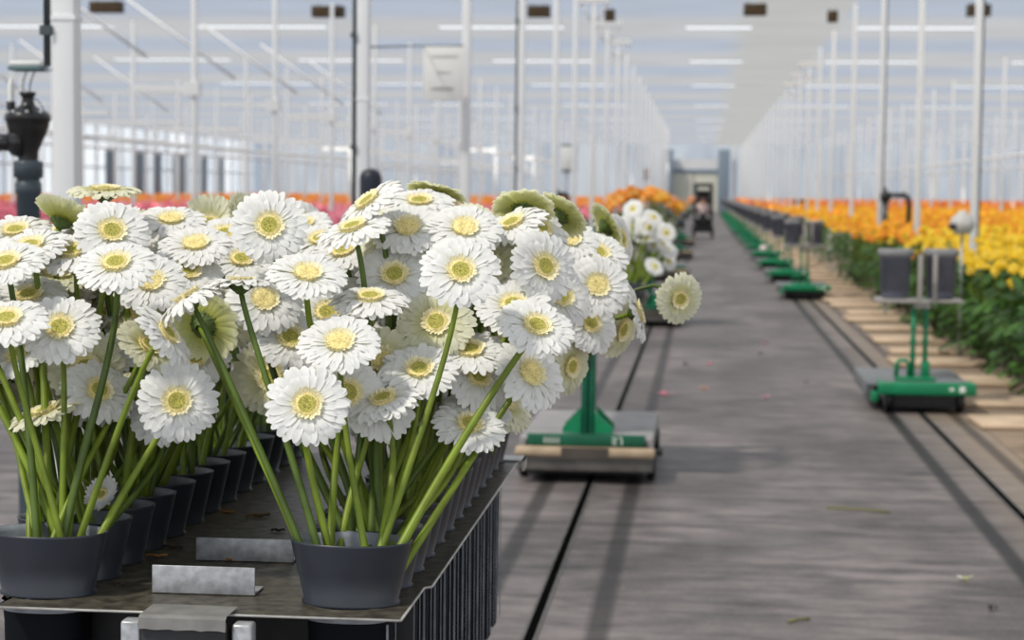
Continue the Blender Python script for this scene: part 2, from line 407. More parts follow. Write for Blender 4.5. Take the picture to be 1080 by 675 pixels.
w.add([(XL,YE,0),(-3.1,YE,0),(-3.1,YE,CZ),(XL,YE,CZ)], [(0,3,2,1)], 0, False)
w.add([(1.5,YE,0),(XR,YE,0),(XR,YE,CZ),(1.5,YE,CZ)], [(0,3,2,1)], 0, False)
w.add([(-3.1,YE,4.1),(1.5,YE,4.1),(1.5,YE,CZ),(-3.1,YE,CZ)], [(0,3,2,1)], 0, False)
we = struct(w.build('wall_end', MT['glass']), 'glass end wall closing the far end of the aisle', 'wall')
f = MB(); x = XL+1
while x < XR:
    if not -3.4 < x < 1.8: f.box((x-0.14, YE-0.12, 0), (x+0.14, YE, CZ))
    x += 2.2
f.build('glazing_bars', MT['white_steel'], we)
dm = MB(); dm.box((-3.1,YE-0.02,0),(1.5,YE+0.1,3.0),0); dm.box((-3.1,YE-0.1,3.0),(1.5,YE+0.05,3.3),1); dm.box((-0.86,YE-0.08,0),(-0.78,YE-0.02,3.0),1)
dm.box((-3.1,YE-0.03,3.3),(1.5,YE+0.05,4.1),2)
struct(dm.build('door_1', [MT['beige_panel'], MT['blue_grey'], MT['white_steel']]), 'wide pale doors at the far end of the aisle', 'door')
for k, x in enumerate((-2.86, 1.55)):
    p = MB(); p.box((x-0.45, YE-1.2, 0), (x+0.45, YE-0.4, CZ-0.3), 0, 0.03)
    struct(p.build('trim_%d' % (3+k), MT['blue_grey']), ('left' if k == 0 else 'right')+' blue-grey pillar beside the far doors', 'pillar')
# dark openings low in the left glass wall
for k, (y0, y1) in enumerate(((111.5,113.5), (117.5,119.3), (121.5,123.3), (126.0,129.0), (133.0,135.0), (138.5,140.0))):
    p = MB(); p.box((XL+0.13, y0, 0.5), (XL+0.2, y1, 3.6), 0); p.box((XL+0.13, y0-0.1, 3.6), (XL+0.22, y1+0.1, 3.72), 1)
    struct(p.build('window_%d' % (k+1), [mat('dark_blue_glass%d' % k, (0.10,0.15,0.20), 0.3), MT['white_steel']]), 'dark open vent in the far left glass wall, %s from the camera' % ORD[k], 'window', 'dark vents in the far left wall')

# posts
def post_mesh(arm):
    b = MB(); h = 0.037
    b.box((-h,-h,0), (h,h,CZ-0.02), 0, 0.006)
    b.box((-h-0.004,-h-0.004,2.02), (h+0.004,h+0.004,2.034), 0)
    b.box((-0.07,-0.07,0), (0.07,0.07,0.02), 0)
    return b
pm = post_mesh(0).build('greenhouse_post', MT['white_steel'], link=False).data
bk = MB(); bk.box((-0.30,-0.05,CZ-0.16),(0.30,0.05,CZ-0.03)); bk.tube([(-0.28,0,CZ-0.1),(-0.046,0,CZ-0.5)],0.02,6); bk.tube([(0.28,0,CZ-0.1),(0.046,0,CZ-0.5)],0.02,6)
bkm = bk.build('head_bracket', MT['white_steel'], link=False).data
ar = MB(); ar.box((-0.95,-0.045,2.85),(-0.046,0.045,2.95)); ar.box((-0.16,-0.07,2.80),(0.08,0.07,3.0))
arm_a = ar.build('arm', MT['white_steel'], link=False).data
ar = MB(); ar.box((-1.1,-0.045,2.85),(-0.046,0.045,2.95)); ar.box((0.046,-0.045,2.85),(1.1,0.045,2.95))
arm_b = ar.build('arm', MT['white_steel'], link=False).data
br = MB(); br.tube([(-2.6,0,4.7),(-0.7,0,3.35)],0.028,6)
brace = br.build('brace', MT['white_steel'], link=False).data
cn = MB(); cn.tube([(-0.056,-0.03,1.87),(-0.056,-0.03,CZ-0.1)],0.013,6); cn.box((-0.075,-0.05,1.97),(-0.036,-0.01,2.0)); cn.box((-0.075,-0.05,2.62),(-0.036,-0.01,2.65))
conduit = cn.build('conduit', MT['dark_steel'], link=False).data
cn = MB(); cn.tube([(-0.05,-0.03,0.05),(-0.05,-0.03,CZ-0.1)],0.014,6)
for z in (0.9,1.72,2.4,3.4): cn.box((-0.07,-0.055,z),(-0.036,-0.005,z+0.03))
cable = cn.build('cable', MT['dark_steel'], link=False).data
rows = [('left of the aisle', -2.085, 6.2, 5.02, 29, 0), ('second to the left of the aisle', -7.35, 22.3, 5.0, 25, 'A'), ('third to the left of the aisle', -12.6, 36.0, 5.2, 21, 'B'),
        ('fourth to the left of the aisle', -17.9, 48.0, 5.2, 19, 'B'), ('fifth to the left of the aisle', -23.2, 63.0, 5.2, 15, 0), ('sixth to the left of the aisle', -28.5, 80.0, 5.2, 12, 0),
        ('right of the aisle', 2.85, 18.06, 4.98, 26, 0), ('second to the right of the aisle', 7.9, 46.5, 5.2, 20, 0),
        ('third to the right of the aisle', 13.2, 78.0, 5.2, 13, 0), ('fourth to the right of the aisle', 18.5, 108.0, 5.2, 8, 0)]
def ypix(x, px):
    w = ray(px, 120); return x*w.y/w.x
FIXED = {-2.085: [71, 383, 491.5, 549.5, 585.5, 606], 2.85: [1030, 970, 930, 900, 878], -7.35: [205, 290, 350, 395, 432]}
for nm, x, y, st, n, kind in rows:
    for k in range(n):
        yy = y+k*st
        fixed = FIXED.get(x, [])
        if fixed: yy = ypix(x, fixed[k]) if k < len(fixed) else ypix(x, fixed[-1])+(k-len(fixed)+1)*st
        if yy > (112 if x == -2.085 else YE-2): break
        o = bpy.data.objects.new('greenhouse_post', pm); C.objects.link(o); o.location = (x, yy, 0)
        struct(o, 'white square steel post, %s from the camera in the row %s' % (ORD[k], nm), 'post', 'white posts in the row '+nm)
        if x in (-2.085, 2.85) and 5 < k < 9: child('head_bracket', bkm, o)
        if kind == 'A' and k < 14: child('arm', arm_a, o)
        if kind == 'A' and k < 5: child('brace', brace, o)
        if kind == 'B': child('arm', arm_b, o)
        if kind == 'B' and x == -12.6 and k < 3: child('brace', brace, o)
        if x == -2.085 and k == 0: child('conduit', conduit, o)
        if x == -2.085 and k in (1, 3): child('cable', cable, o)
        if x == 2.85 and k in (0, 2): child('cable', cable, o, rot=Quaternion((0,0,0,1)))
# long white pipes that run beside the rows of posts
for k, (x, z, r, lab) in enumerate(((-12.6,2.5,0.03,'third row of posts to the left'), (-17.9,2.62,0.04,'fourth row of posts to the left'), (7.9,2.52,0.035,'second row of posts to the right'), (13.2,2.7,0.04,'third row of posts to the right'))):
    t = MB(); t.tube([(x+0.12,20,z),(x+0.12,YE-1,z)], r, 8)
    struct(t.build('trim_%d' % (5+k), MT['white_steel']), 'long white pipe along the '+lab, 'pipe')
# row paths at the right: pale slabs on brown soil
sm_ = MB(); sm_.add([(1.80,Y0,0.004),(2.5,Y0,0.004),(2.5,YE-2,0.004),(1.80,YE-2,0.004)], [(0,1,2,3)], 0, False)
struct(sm_.build('trim_20', MT['soil']), 'brown earth strip between the aisle and the right flower bed', 'soil strip')
sl = MB(); sl.box((-0.36,-0.21,0),(0.40,0.21,0.035),0,0.012)
slm = sl.build('path_slab', MT['concrete'], link=False).data
slabs = []
for k in range(40):
    y = 12.4+k*1.42
    o = bpy.data.objects.new('path_slab', slm); C.objects.link(o)
    o.location = (2.10+random.uniform(-0.10,0.10), y+random.uniform(-0.15,0.15), 0.005); o.rotation_euler = (0,0,random.uniform(-0.05,0.05)); o.scale = (random.uniform(0.75,1.1), random.uniform(0.8,1.9), 1)
    struct(o, 'pale concrete slab at a row end before the right flower bed, %s from the camera' % (ORD[k] if k < len(ORD) else 'in the distance'), 'path slab', 'pale slabs along the right bed')

# ------------------------------------------------------------------ gerbera heads
def petal(mb, L0, L1, w, zfun, ang, tw, mi_f, mi_b, rows=7, back=True, furrow=0.0012):
    """one ray floret: a grooved strip with a rounded tip, front and underside"""
    ca, sa = math.cos(ang), math.sin(ang)
    prof = [0.42, 0.70, 0.90, 1.0, 1.02, 0.94, 0.56] if rows == 7 else [0.6, 0.9, 1.0, 0.5]
    V = []
    for i in range(rows):
        t = i/(rows-1); tt = t**0.9
        r = L0 + (L1-L0)*tt; ww = w*prof[i]; z = zfun(t)
        for j, u in enumerate((-1, -0.4, 0.4, 1)):
            rr = r - (0.05*(L1-L0) if (i == rows-1 and abs(u) == 1) else 0)
            zz = z + (0.0 if abs(u) == 1 else -furrow) * (1-0.3*t) + u*tw*t*ww
            y = u*ww*0.5
            V.append((rr*ca - y*sa, rr*sa + y*ca, zz))
    F = []
    for i in range(rows-1):
        for j in range(3):
            a = i*4+j; F.append((a, a+4, a+5, a+1))
    mb.add(V, F, mi_f, True)
    if back:
        mb.add([(x, y, z-0.0007) for x, y, z in V], [tuple(reversed(f)) for f in F], mi_b, True)

def head_mesh(kind, seed, lod=0):
    """kind: open, cup, flat, reflex, droop"""
    rnd = random.Random(seed); mb = MB()
    rise = {'open': 0.10, 'cup': 0.42, 'flat': 0.02, 'reflex': -0.12, 'droop': 0.25}[kind]
    tipd = {'open': -0.006, 'cup': 0.002, 'flat': -0.006, 'reflex': -0.010, 'droop': -0.008}[kind]
    def layer(n, L0, L1, w, dz, up, off):
        for k in range(n):
            a = 2*PI*(k+off)/n + rnd.uniform(-0.07, 0.07)
            ln = L1*rnd.uniform(0.95, 1.03); rs = rise+up+rnd.uniform(-0.025, 0.025); td = tipd*rnd.uniform(0.4, 1.4)
            d0 = dz+rnd.uniform(-0.0006, 0.0006)
            zf = lambda t, rs=rs, td=td, ln=ln, d0=d0: d0 + rs*ln*t*(1-0.25*t) + td*max(0, t-0.55)**2/0.2
            petal(mb, L0, ln, w*rnd.uniform(0.9, 1.08), zf, a, rnd.uniform(-0.10, 0.10), 0, 1)
    if lod == 0:
        layer(28, 0.010, 0.0570, 0.0128, -0.0024, 0.00, 0.0)
        layer(27, 0.010, 0.0545, 0.0124, -0.0010, 0.035, 0.5)
        layer(22, 0.012, 0.0430, 0.0108, 0.0006, 0.065, 0.2)
        for k in range(34):                      # short inner florets round the disc
            a = 2*PI*k/34 + rnd.uniform(-0.08, 0.08)
            ln = rnd.uniform(0.0195, 0.0240)
            petal(mb, 0.013, ln, 0.0045, lambda t: 0.0022+0.28*0.02*t, a, 0.2, 2, 2, rows=4, back=False, furrow=0.0004)
    else:
        layer(20, 0.008, 0.0555, 0.0165, -0.002, 0.00, 0.0)
        layer(16, 0.010, 0.0470, 0.0150, 0.000, 0.08, 0.5)
    return mb
def disc_mesh(seed, lod=0):
    rnd = random.Random(seed); mb = MB()
    mb.lathe([(0.0001,0.0036),(0.004,0.0040),(0.0085,0.0046),(0.0120,0.0050),(0.0165,0.0036),(0.0185,0.0005)], n=20 if lod == 0 else 10, mis=[0,0,0,1,1])
    if lod == 0:
        for ring, (r, n, h) in enumerate(((0.0118, 20, 0.0030), (0.0145, 26, 0.0042), (0.0172, 30, 0.0045))):
            for k in range(n):
                a = 2*PI*(k+0.5*ring)/n + rnd.uniform(-0.06, 0.06); hh = h*rnd.uniform(0.7, 1.25); lean = 0.0016
                c = Vector((r*math.cos(a), r*math.sin(a), 0.0042-(ring*0.0007))); u = Vector((math.cos(a), math.sin(a), 0)); t = Vector((-u.y, u.x, 0))
                b = 0.0011
                mb.add([c+u*b, c+t*b, c-u*b, c-t*b, c+u*lean+Vector((0,0,hh))], [(0,1,4),(1,2,4),(2,3,4),(3,0,4)], 2 if rnd.random() < 0.4 else 1, True)
        for k in range(46):
            r = 0.0105*math.sqrt(rnd.random()); a = rnd.uniform(0, 2*PI); b = 0.0008
            c = Vector((r*math.cos(a), r*math.sin(a), 0.0040+0.0008*r/0.0105))
            mb.add([c+Vector((b,0,0)), c+Vector((0,b,0)), c-Vector((b,0,0)), c-Vector((0,b,0)), c+Vector((0,0,0.0016))], [(0,1,4),(1,2,4),(2,3,4),(3,0,4)], 0, True)
    return mb
def calyx_mesh(seed, lod=0):
    rnd = random.Random(seed); mb = MB()
    mb.lathe([(0.0040,-0.016),(0.0075,-0.013),(0.0125,-0.0085),(0.0165,-0.0045)], n=14)
    if lod == 0:
        for k in range(22):
            a = 2*PI*k/22 + rnd.uniform(-0.08, 0.08)
            u = Vector((math.cos(a), math.sin(a), 0)); t = Vector((-u.y, u.x, 0))
            r0, r1 = 0.0085, 0.0185+rnd.uniform(-0.002, 0.004)
            mb.add([u*r0+t*0.0016+Vector((0,0,-0.0125)), u*r0-t*0.0016+Vector((0,0,-0.0125)), u*0.0145-t*0.002+Vector((0,0,-0.0075)), u*0.0145+t*0.002+Vector((0,0,-0.0075)), u*r1+Vector((0,0,-0.0035))],
                   [(0,3,2,1),(3,4,2)], 0, True)
    return mb
HEAD = {}
for kd in ('open', 'cup', 'flat', 'reflex', 'droop'):
    HEAD[kd] = [head_mesh(kd, 10*i+len(kd)).build('petals', [MT['petal'], MT['petal_back'], MT['floret_cream']], link=False).data for i in range(3)]
HEAD['cup'] = [head_mesh('cup', 10*i+3).build('petals', [MT['petal_lit'], MT['petal_back_green'], MT['floret_cream']], link=False).data for i in range(3)]
HEAD['away'] = [head_mesh('open', 10*i+4).build('petals', [MT['petal_lit'], MT['petal_back_green'], MT['floret_cream']], link=False).data for i in range(2)]
HEAD['cream'] = [head_mesh('cup', 77+i).build('petals', [MT['cream'], MT['petal_back'], MT['floret_cream']], link=False).data for i in range(2)]
HEAD['creamflat'] = [head_mesh('open', 87+i).build('petals', [MT['cream'], MT['petal_back'], MT['floret_cream']], link=False).data for i in range(2)]
DISC = [disc_mesh(i).build('flower_disc', [MT['disc_green'], MT['floret'], MT['floret_cream']], link=False).data for i in range(3)]
DISCY = [disc_mesh(i+5).build('flower_disc', [MT['floret'], MT['floret'], MT['floret_cream']], link=False).data for i in range(2)]
CALYX = [calyx_mesh(i).build('calyx', MT['calyx'], link=False).data for i in range(2)]

RND = random.Random(5)
def gerbera(base, head, n, label, kind='open', size=1.0, group=None, yellow=False, bend=None, r0=0.0056, name='white_gerbera', dark=None, wob=1.0):
    """cut gerbera standing in a pot: stem, petals, disc, calyx"""
    base = Vector(base); head = Vector(head); n = Vector(n).normalized()
    root = empty(name, base)
    tag(root, label, 'flower', group)
    H = head-base
    p1 = Vector((max(-0.055, min(0.055, H.x*0.30)), max(-0.03, min(0.03, H.y*0.22)), max(0.10, H.z*0.36)))
    off = 0.014*size
    p3 = H - n*off
    if bend is not None: p2 = H + Vector(bend)
    else: p2 = p3 - n*(0.05+0.05*max(0, n.z)) - Vector((0,0,0.09*(1-max(0, n.z)**2)))
    w1 = Vector((RND.uniform(-1,1), RND.uniform(-1,1), 0))*0.012*wob
    pts = bez(Vector((0,0,0)), p1+w1, p2, p3, 13)
    k = len(pts); rs = RND.uniform(0.88, 1.12)
    rad = [r0*rs*(1.12-0.42*i/(k-1)) for i in range(k)]
    s = MB(); s.tube(pts, rad, 8, 0)
    if dark is None: dark = RND.random() < 0.35
    s.build('stem', MT['stem_dark'] if dark else MT['stem'], root)
    q = n.to_track_quat('Z', 'Y') @ Quaternion((0,0,1), RND.uniform(0, 2*PI))
    child('petals', RND.choice(HEAD[kind]), root, H, q, size)
    child('flower_disc', RND.choice(DISCY if yellow else DISC), root, H, q, size)
    child('calyx', RND.choice(CALYX), root, H, q, size*1.2)
    return root

def nrm(e, a, flip=1):
    """direction a head faces: e degrees above level, a degrees from the viewer towards the right"""
    e = math.radians(e); a = math.radians(a)
    f = -(ray(540, 337)); f.z = 0; f.normalize()
    r = Vector((-f.y, f.x, 0))
    return (f*math.cos(a) + r*math.sin(a))*math.cos(e) + Vector((0,0,math.sin(e)))

# ------------------------------------------------------------------ front trolley
ZP = 0.905                     # top of the trolley plate
PX = (-0.914, -0.479); PW = 0.086; RAT = 0.67
NP_ = 13; PSP = 0.1165; PY = [2.576+PSP*k for k in range(NP_)]
PB = 0.0665                    # half width of a pot where it meets the plate
PXL, PXR, PYF, PYB = -0.955, -0.388, 2.482, 4.04
def pot_upper():
    """oval flared collar that stands on the plate"""
    b = MB()
    prof = [(PB+0.002,0.0),(PB+0.003,0.003),(PB,0.006),(PB+0.009,0.045),(PW-0.001,0.086),(PW,0.089),(PW-0.003,0.089),(PW-0.006,0.080),(PB+0.004,0.03),(PB-0.006,0.002)]
    b.lathe(prof, n=40, sy=RAT, mis=[0,0,0,0,0,0,1,1,1])
    return b
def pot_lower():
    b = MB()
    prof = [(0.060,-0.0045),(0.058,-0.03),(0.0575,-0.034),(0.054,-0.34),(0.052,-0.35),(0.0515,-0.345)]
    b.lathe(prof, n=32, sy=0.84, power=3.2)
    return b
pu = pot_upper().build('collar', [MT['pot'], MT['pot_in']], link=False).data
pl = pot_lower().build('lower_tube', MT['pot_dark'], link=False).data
fl_ = MB(); fl_.lathe([(0.0615,-0.0045),(0.0615,-0.018),(0.0585,-0.020)], n=32, sy=0.84, power=3.0)
pf = fl_.build('band', MT['pot_in'], link=False).data
sm2 = MB(); sm2.box((0.0565,-0.036,-0.338),(0.0592,-0.033,-0.022)); sm2.box((0.0570,0.030,-0.338),(0.0585,0.0315,-0.022)); glint_ = sm2.build('edge_glint', MT['pot_in'], link=False).data  # pale strips standing in for glancing highlights along the tube edges
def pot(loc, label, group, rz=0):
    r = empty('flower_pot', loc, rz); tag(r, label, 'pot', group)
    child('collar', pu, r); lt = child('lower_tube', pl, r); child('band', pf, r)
    if loc[0] > -0.7: child('edge_glint', glint_, lt)
    return r

def plate_obj(name, x0, x1, y0, y1, holes, th=0.0035, parent=None, notch=False):
    bm = bmesh.new(); edges = []
    def loop(pts):
        vs = [bm.verts.new((p[0], p[1], 0)) for p in pts]
        for i in range(len(vs)): edges.append(bm.edges.new((vs[i], vs[(i+1) % len(vs)])))
    if notch:
        yn = y0+0.21; loop([(x0,y0),(x1-0.006,y0),(x1-0.006,yn),(x1+0.004,yn+0.01),(x1+0.004,y1),(x0,y1)])
    else: loop([(x0,y0),(x1,y0),(x1,y1),(x0,y1)])
    for hx, hy, rx, ry in holes: loop([(hx+rx*math.cos(2*PI*i/24), hy+ry*math.sin(2*PI*i/24)) for i in range(24)])
    bmesh.ops.triangle_fill(bm, use_beauty=True, use_dissolve=False, edges=edges, normal=(0,0,1))
    g = bmesh.ops.extrude_face_region(bm, geom=list(bm.faces))
    for v in [q for q in g['geom'] if isinstance(q, bmesh.types.BMVert)]: v.co.z -= th
    bmesh.ops.recalc_face_normals(bm, faces=bm.faces)
    me = bpy.data.meshes.new(name); bm.to_mesh(me); bm.free()
    me.materials.append(MT['plate'])
    o = bpy.data.objects.new(name, me); C.objects.link(o)
    if parent: o.parent = parent
    return o
TY = (PYF+PYB)/2; TXC = -0.665
trolley = empty('flower_trolley', (TXC, TY, 0))
tag(trolley, 'metal plant trolley holding two rows of white gerberas in the foreground', 'trolley')
def local(lo, hi): return (lo[0]-TXC, lo[1]-TY, lo[2]), (hi[0]-TXC, hi[1]-TY, hi[2])
holes = [(x-TXC, y-TY, 0.0605, 0.0605*0.84) for x in PX for y in PY]
pt = plate_obj('top_plate', PXL-TXC, PXR-TXC, PYF-TY, PYB-TY, holes, parent=trolley, notch=True); pt.location = (0,0,ZP)
e = MB()
e.tube([(PXL-TXC,PYF-TY-0.001,-0.002),(PXR-TXC-0.006,PYF-TY-0.001,-0.002)], 0.0022, 6)
e.tube([(PXR-TXC-0.006,PYF-TY,-0.002),(PXR-TXC-0.006,PYF-TY+0.21,-0.002),(PXR-TXC+0.004,PYF-TY+0.22,-0.002),(PXR-TXC+0.004,PYB-TY,-0.002)], 0.0022, 6)
e.box((PXR-TXC-0.05,PYB-TY-0.06,0.001),(PXR-TXC+0.018,PYB-TY+0.01,0.004)); e.box((PXR-TXC+0.014,PYB-TY-0.06,-0.02),(PXR-TXC+0.018,PYB-TY+0.01,0.004))
e.build('plate_edge', MT['plate_edge'], trolley, (0,0,ZP))
YBK = PYF-0.036
for a_, b_ in ((126,147), (243.5,265)):
    u = MB(); lo, hi = local((at(a_,660,YBK).x,PYF-0.034,0.36), (at(b_,660,YBK).x,PYF-0.006,ZP-0.007)); u.box(lo, hi, 0, 0.004)
    u.build('upright', MT['galv'], trolley)
BX0, BX1 = at(149,655,YBK).x, at(239,655,YBK).x
u = MB(); lo, hi = local((BX0,PYF-0.040,0.36), (BX1,PYF-0.008,ZP-0.014)); u.box(lo, hi, 0, 0.003)
rb = u.build('rubber_block', MT['rubber'], trolley)
u = MB()
lx0, lx1 = BX0-0.001-TXC, BX1+0.001-TXC
nseg = 14; V = []; Fc = []
for i in range(nseg+1):
    x = lx0+(lx1-lx0)*i/nseg; wv = 0.0007*math.sin(i*1.7)+0.0007*math.sin(i*3.1)
    y = PYF-0.0455-TY
    V += [(x,y+0.006,ZP+0.0045),(x,y,ZP+0.001),(x,y-0.002,ZP-0.014+wv),(x,y+0.003,ZP-0.0145+wv),(x,y+0.006,ZP-0.0045),(x,PYF+0.022-TY,ZP+0.0050)]
for i in range(nseg):
    a = i*6
    for p, q in ((0,1),(1,2),(2,3),(3,4),(5,0)): Fc.append((a+p, a+q, a+q+6, a+p+6))
u.add(V, Fc, 0, False)
u.build('grey_lip', MT['grey_lip'], rb)
# column and base underneath
u = MB()
for s in (-1,1): lo, hi = local((TXC+s*0.03-0.022,TY-0.05,0.27), (TXC+s*0.03+0.022,TY+0.05,ZP-0.006)); u.box(lo, hi, 0, 0.004)
u.build('column', MT['dark_steel'], trolley)  # coloured dark so the column sinks into the gloom under the plate
u = MB(); lo, hi = local((PXL+0.01,2.576+PSP*0.5-0.002,0.55), (PXR-0.012,2.576+PSP*0.5+0.002,ZP-0.006)); u.box(lo, hi); u.build('shade_panel', MT['rubber'], trolley)  # black sheet added to supply the darkness below the plate
u = MB(); lo, hi = local((TXC-0.33,PYF+0.12,0.20), (TXC+0.33,PYB-0.12,0.27)); u.box(lo, hi, 0, 0.01); u.build('deck', MT['deck_pale'], trolley)
for sx in (-1,1):
    for sy in (-1,1):
        u = MB(); u.lathe([(0.001,-0.025),(0.09,-0.025),(0.1,-0.018),(0.1,0.018),(0.09,0.025),(0.001,0.025)], n=20, axis='X', org=(sx*0.25, sy*0.5, 0.10)); u.build('wheel', MT['black'], trolley)
# two galvanised angle stops on the plate
def angle_stop(x0, x1, y, hgt, label, tilt=0.0):
    b = MB(); w = x1-x0
    b.box((-w/2,0,0.0005),(w/2,0.05,0.003)); b.box((-w/2,-0.003,0.0005),(w/2,0.0,hgt), 0, 0.0008)
    o = b.build('angle_bracket', MT['galv'], None, ((x0+x1)/2, y, ZP+0.0006)); o.rotation_euler = (0,0,tilt)
    tag(o, label, 'bracket', 'metal stops on the trolley plate'); return o
a0 = at(160,622,2.62); a1 = at(270,627,2.62)
yA = 2*CAMZ  # placeholder distance, set below
def on_plate(px, py, z=ZP):
    w = ray(px, py); t = (z-CAMZ)/w.z; return CAM + w*t
p = on_plate(160, 626); q = on_plate(270, 628)
angle_stop(p.x, q.x, (p.y+q.y)/2, 0.040, 'galvanised angle bracket standing nearest the front edge of the trolley plate')
p = on_plate(207, 591); q = on_plate(310, 594)
angle_stop(p.x, q.x, (p.y+q.y)/2, 0.036, 'duller galvanised angle bracket behind the front bracket on the trolley plate')
# dry bits lying on the plate
def twig(px, py, ln, ang, rad, m, label, cat='twig'):
    o_ = on_plate(px, py); b = MB(); pts = []
    for i in range(6):
        t = i/5-0.5; pts.append((ln*t, 0.004*math.sin(i*1.9), rad*1.05+0.002*abs(math.sin(i))))
    b.tube(pts, [rad*(0.7+0.5*abs(math.sin(i*2.2+1))) for i in range(6)], 6)
    o = b.build('dry_twig', m, None, (o_.x, o_.y, ZP+0.0005)); o.rotation_euler = (0,0,ang)
    tag(o, label, cat, 'dry bits on the trolley plate')
twig(272,546,0.040,0.35,0.0030,MT['dead'],'dry brown stem piece lying between the pot rows near the right front pot')
twig(240,542,0.028,0.1,0.0022,MT['rust'],'short tan stem piece lying beside the left pots on the plate')
twig(180,579,0.042,-0.25,0.0022,MT['dead_dark'],'dark curled leaf strip lying by the fourth left pot')
twig(165,588,0.034,0.05,0.0020,MT['rust'],'orange-brown leaf strip lying by the third left pot')
twig(293,561,0.022,0.0,0.0020,MT['dead_dark'],'small dark leaf scrap lying by the rim of the front right pot')
twig(242,592,0.036,0.0,0.0020,MT['rust'],'orange-brown leaf strip at the foot of the rear bracket')
twig(128,618,0.018,0.3,0.0016,MT['dead_dark'],'tiny dark crumb lying by the second left pot')
pb = MB(); pb.add([(-0.008,0,0.001),(0,-0.005,0.004),(0.008,0,0.002),(0.001,0.005,0.005)], [(0,1,2,3)], 0, True); pb.add([(-0.008,0,0.0),(0,-0.005,0.003),(0.008,0,0.001),(0.001,0.005,0.004)], [(3,2,1,0)], 0, True)
o_ = on_plate(191,563); o = pb.build('fallen_petal', MT['fallen_pink'], None, (o_.x,o_.y,ZP+0.0008)); tag(o, 'small crimson petal lying on the trolley plate by the left pots', 'petal')

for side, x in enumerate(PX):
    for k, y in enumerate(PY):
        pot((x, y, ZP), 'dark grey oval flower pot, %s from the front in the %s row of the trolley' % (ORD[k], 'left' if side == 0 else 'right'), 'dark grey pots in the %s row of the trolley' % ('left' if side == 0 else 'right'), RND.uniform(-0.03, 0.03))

def pot_base(side, k, spread=0.6):
    a = RND.uniform(0, 2*PI); r = math.sqrt(RND.random())*spread
    return Vector((PX[side]+PB*r*math.cos(a), PY[k]+PB*RAT*0.8*r*math.sin(a), ZP+0.012))

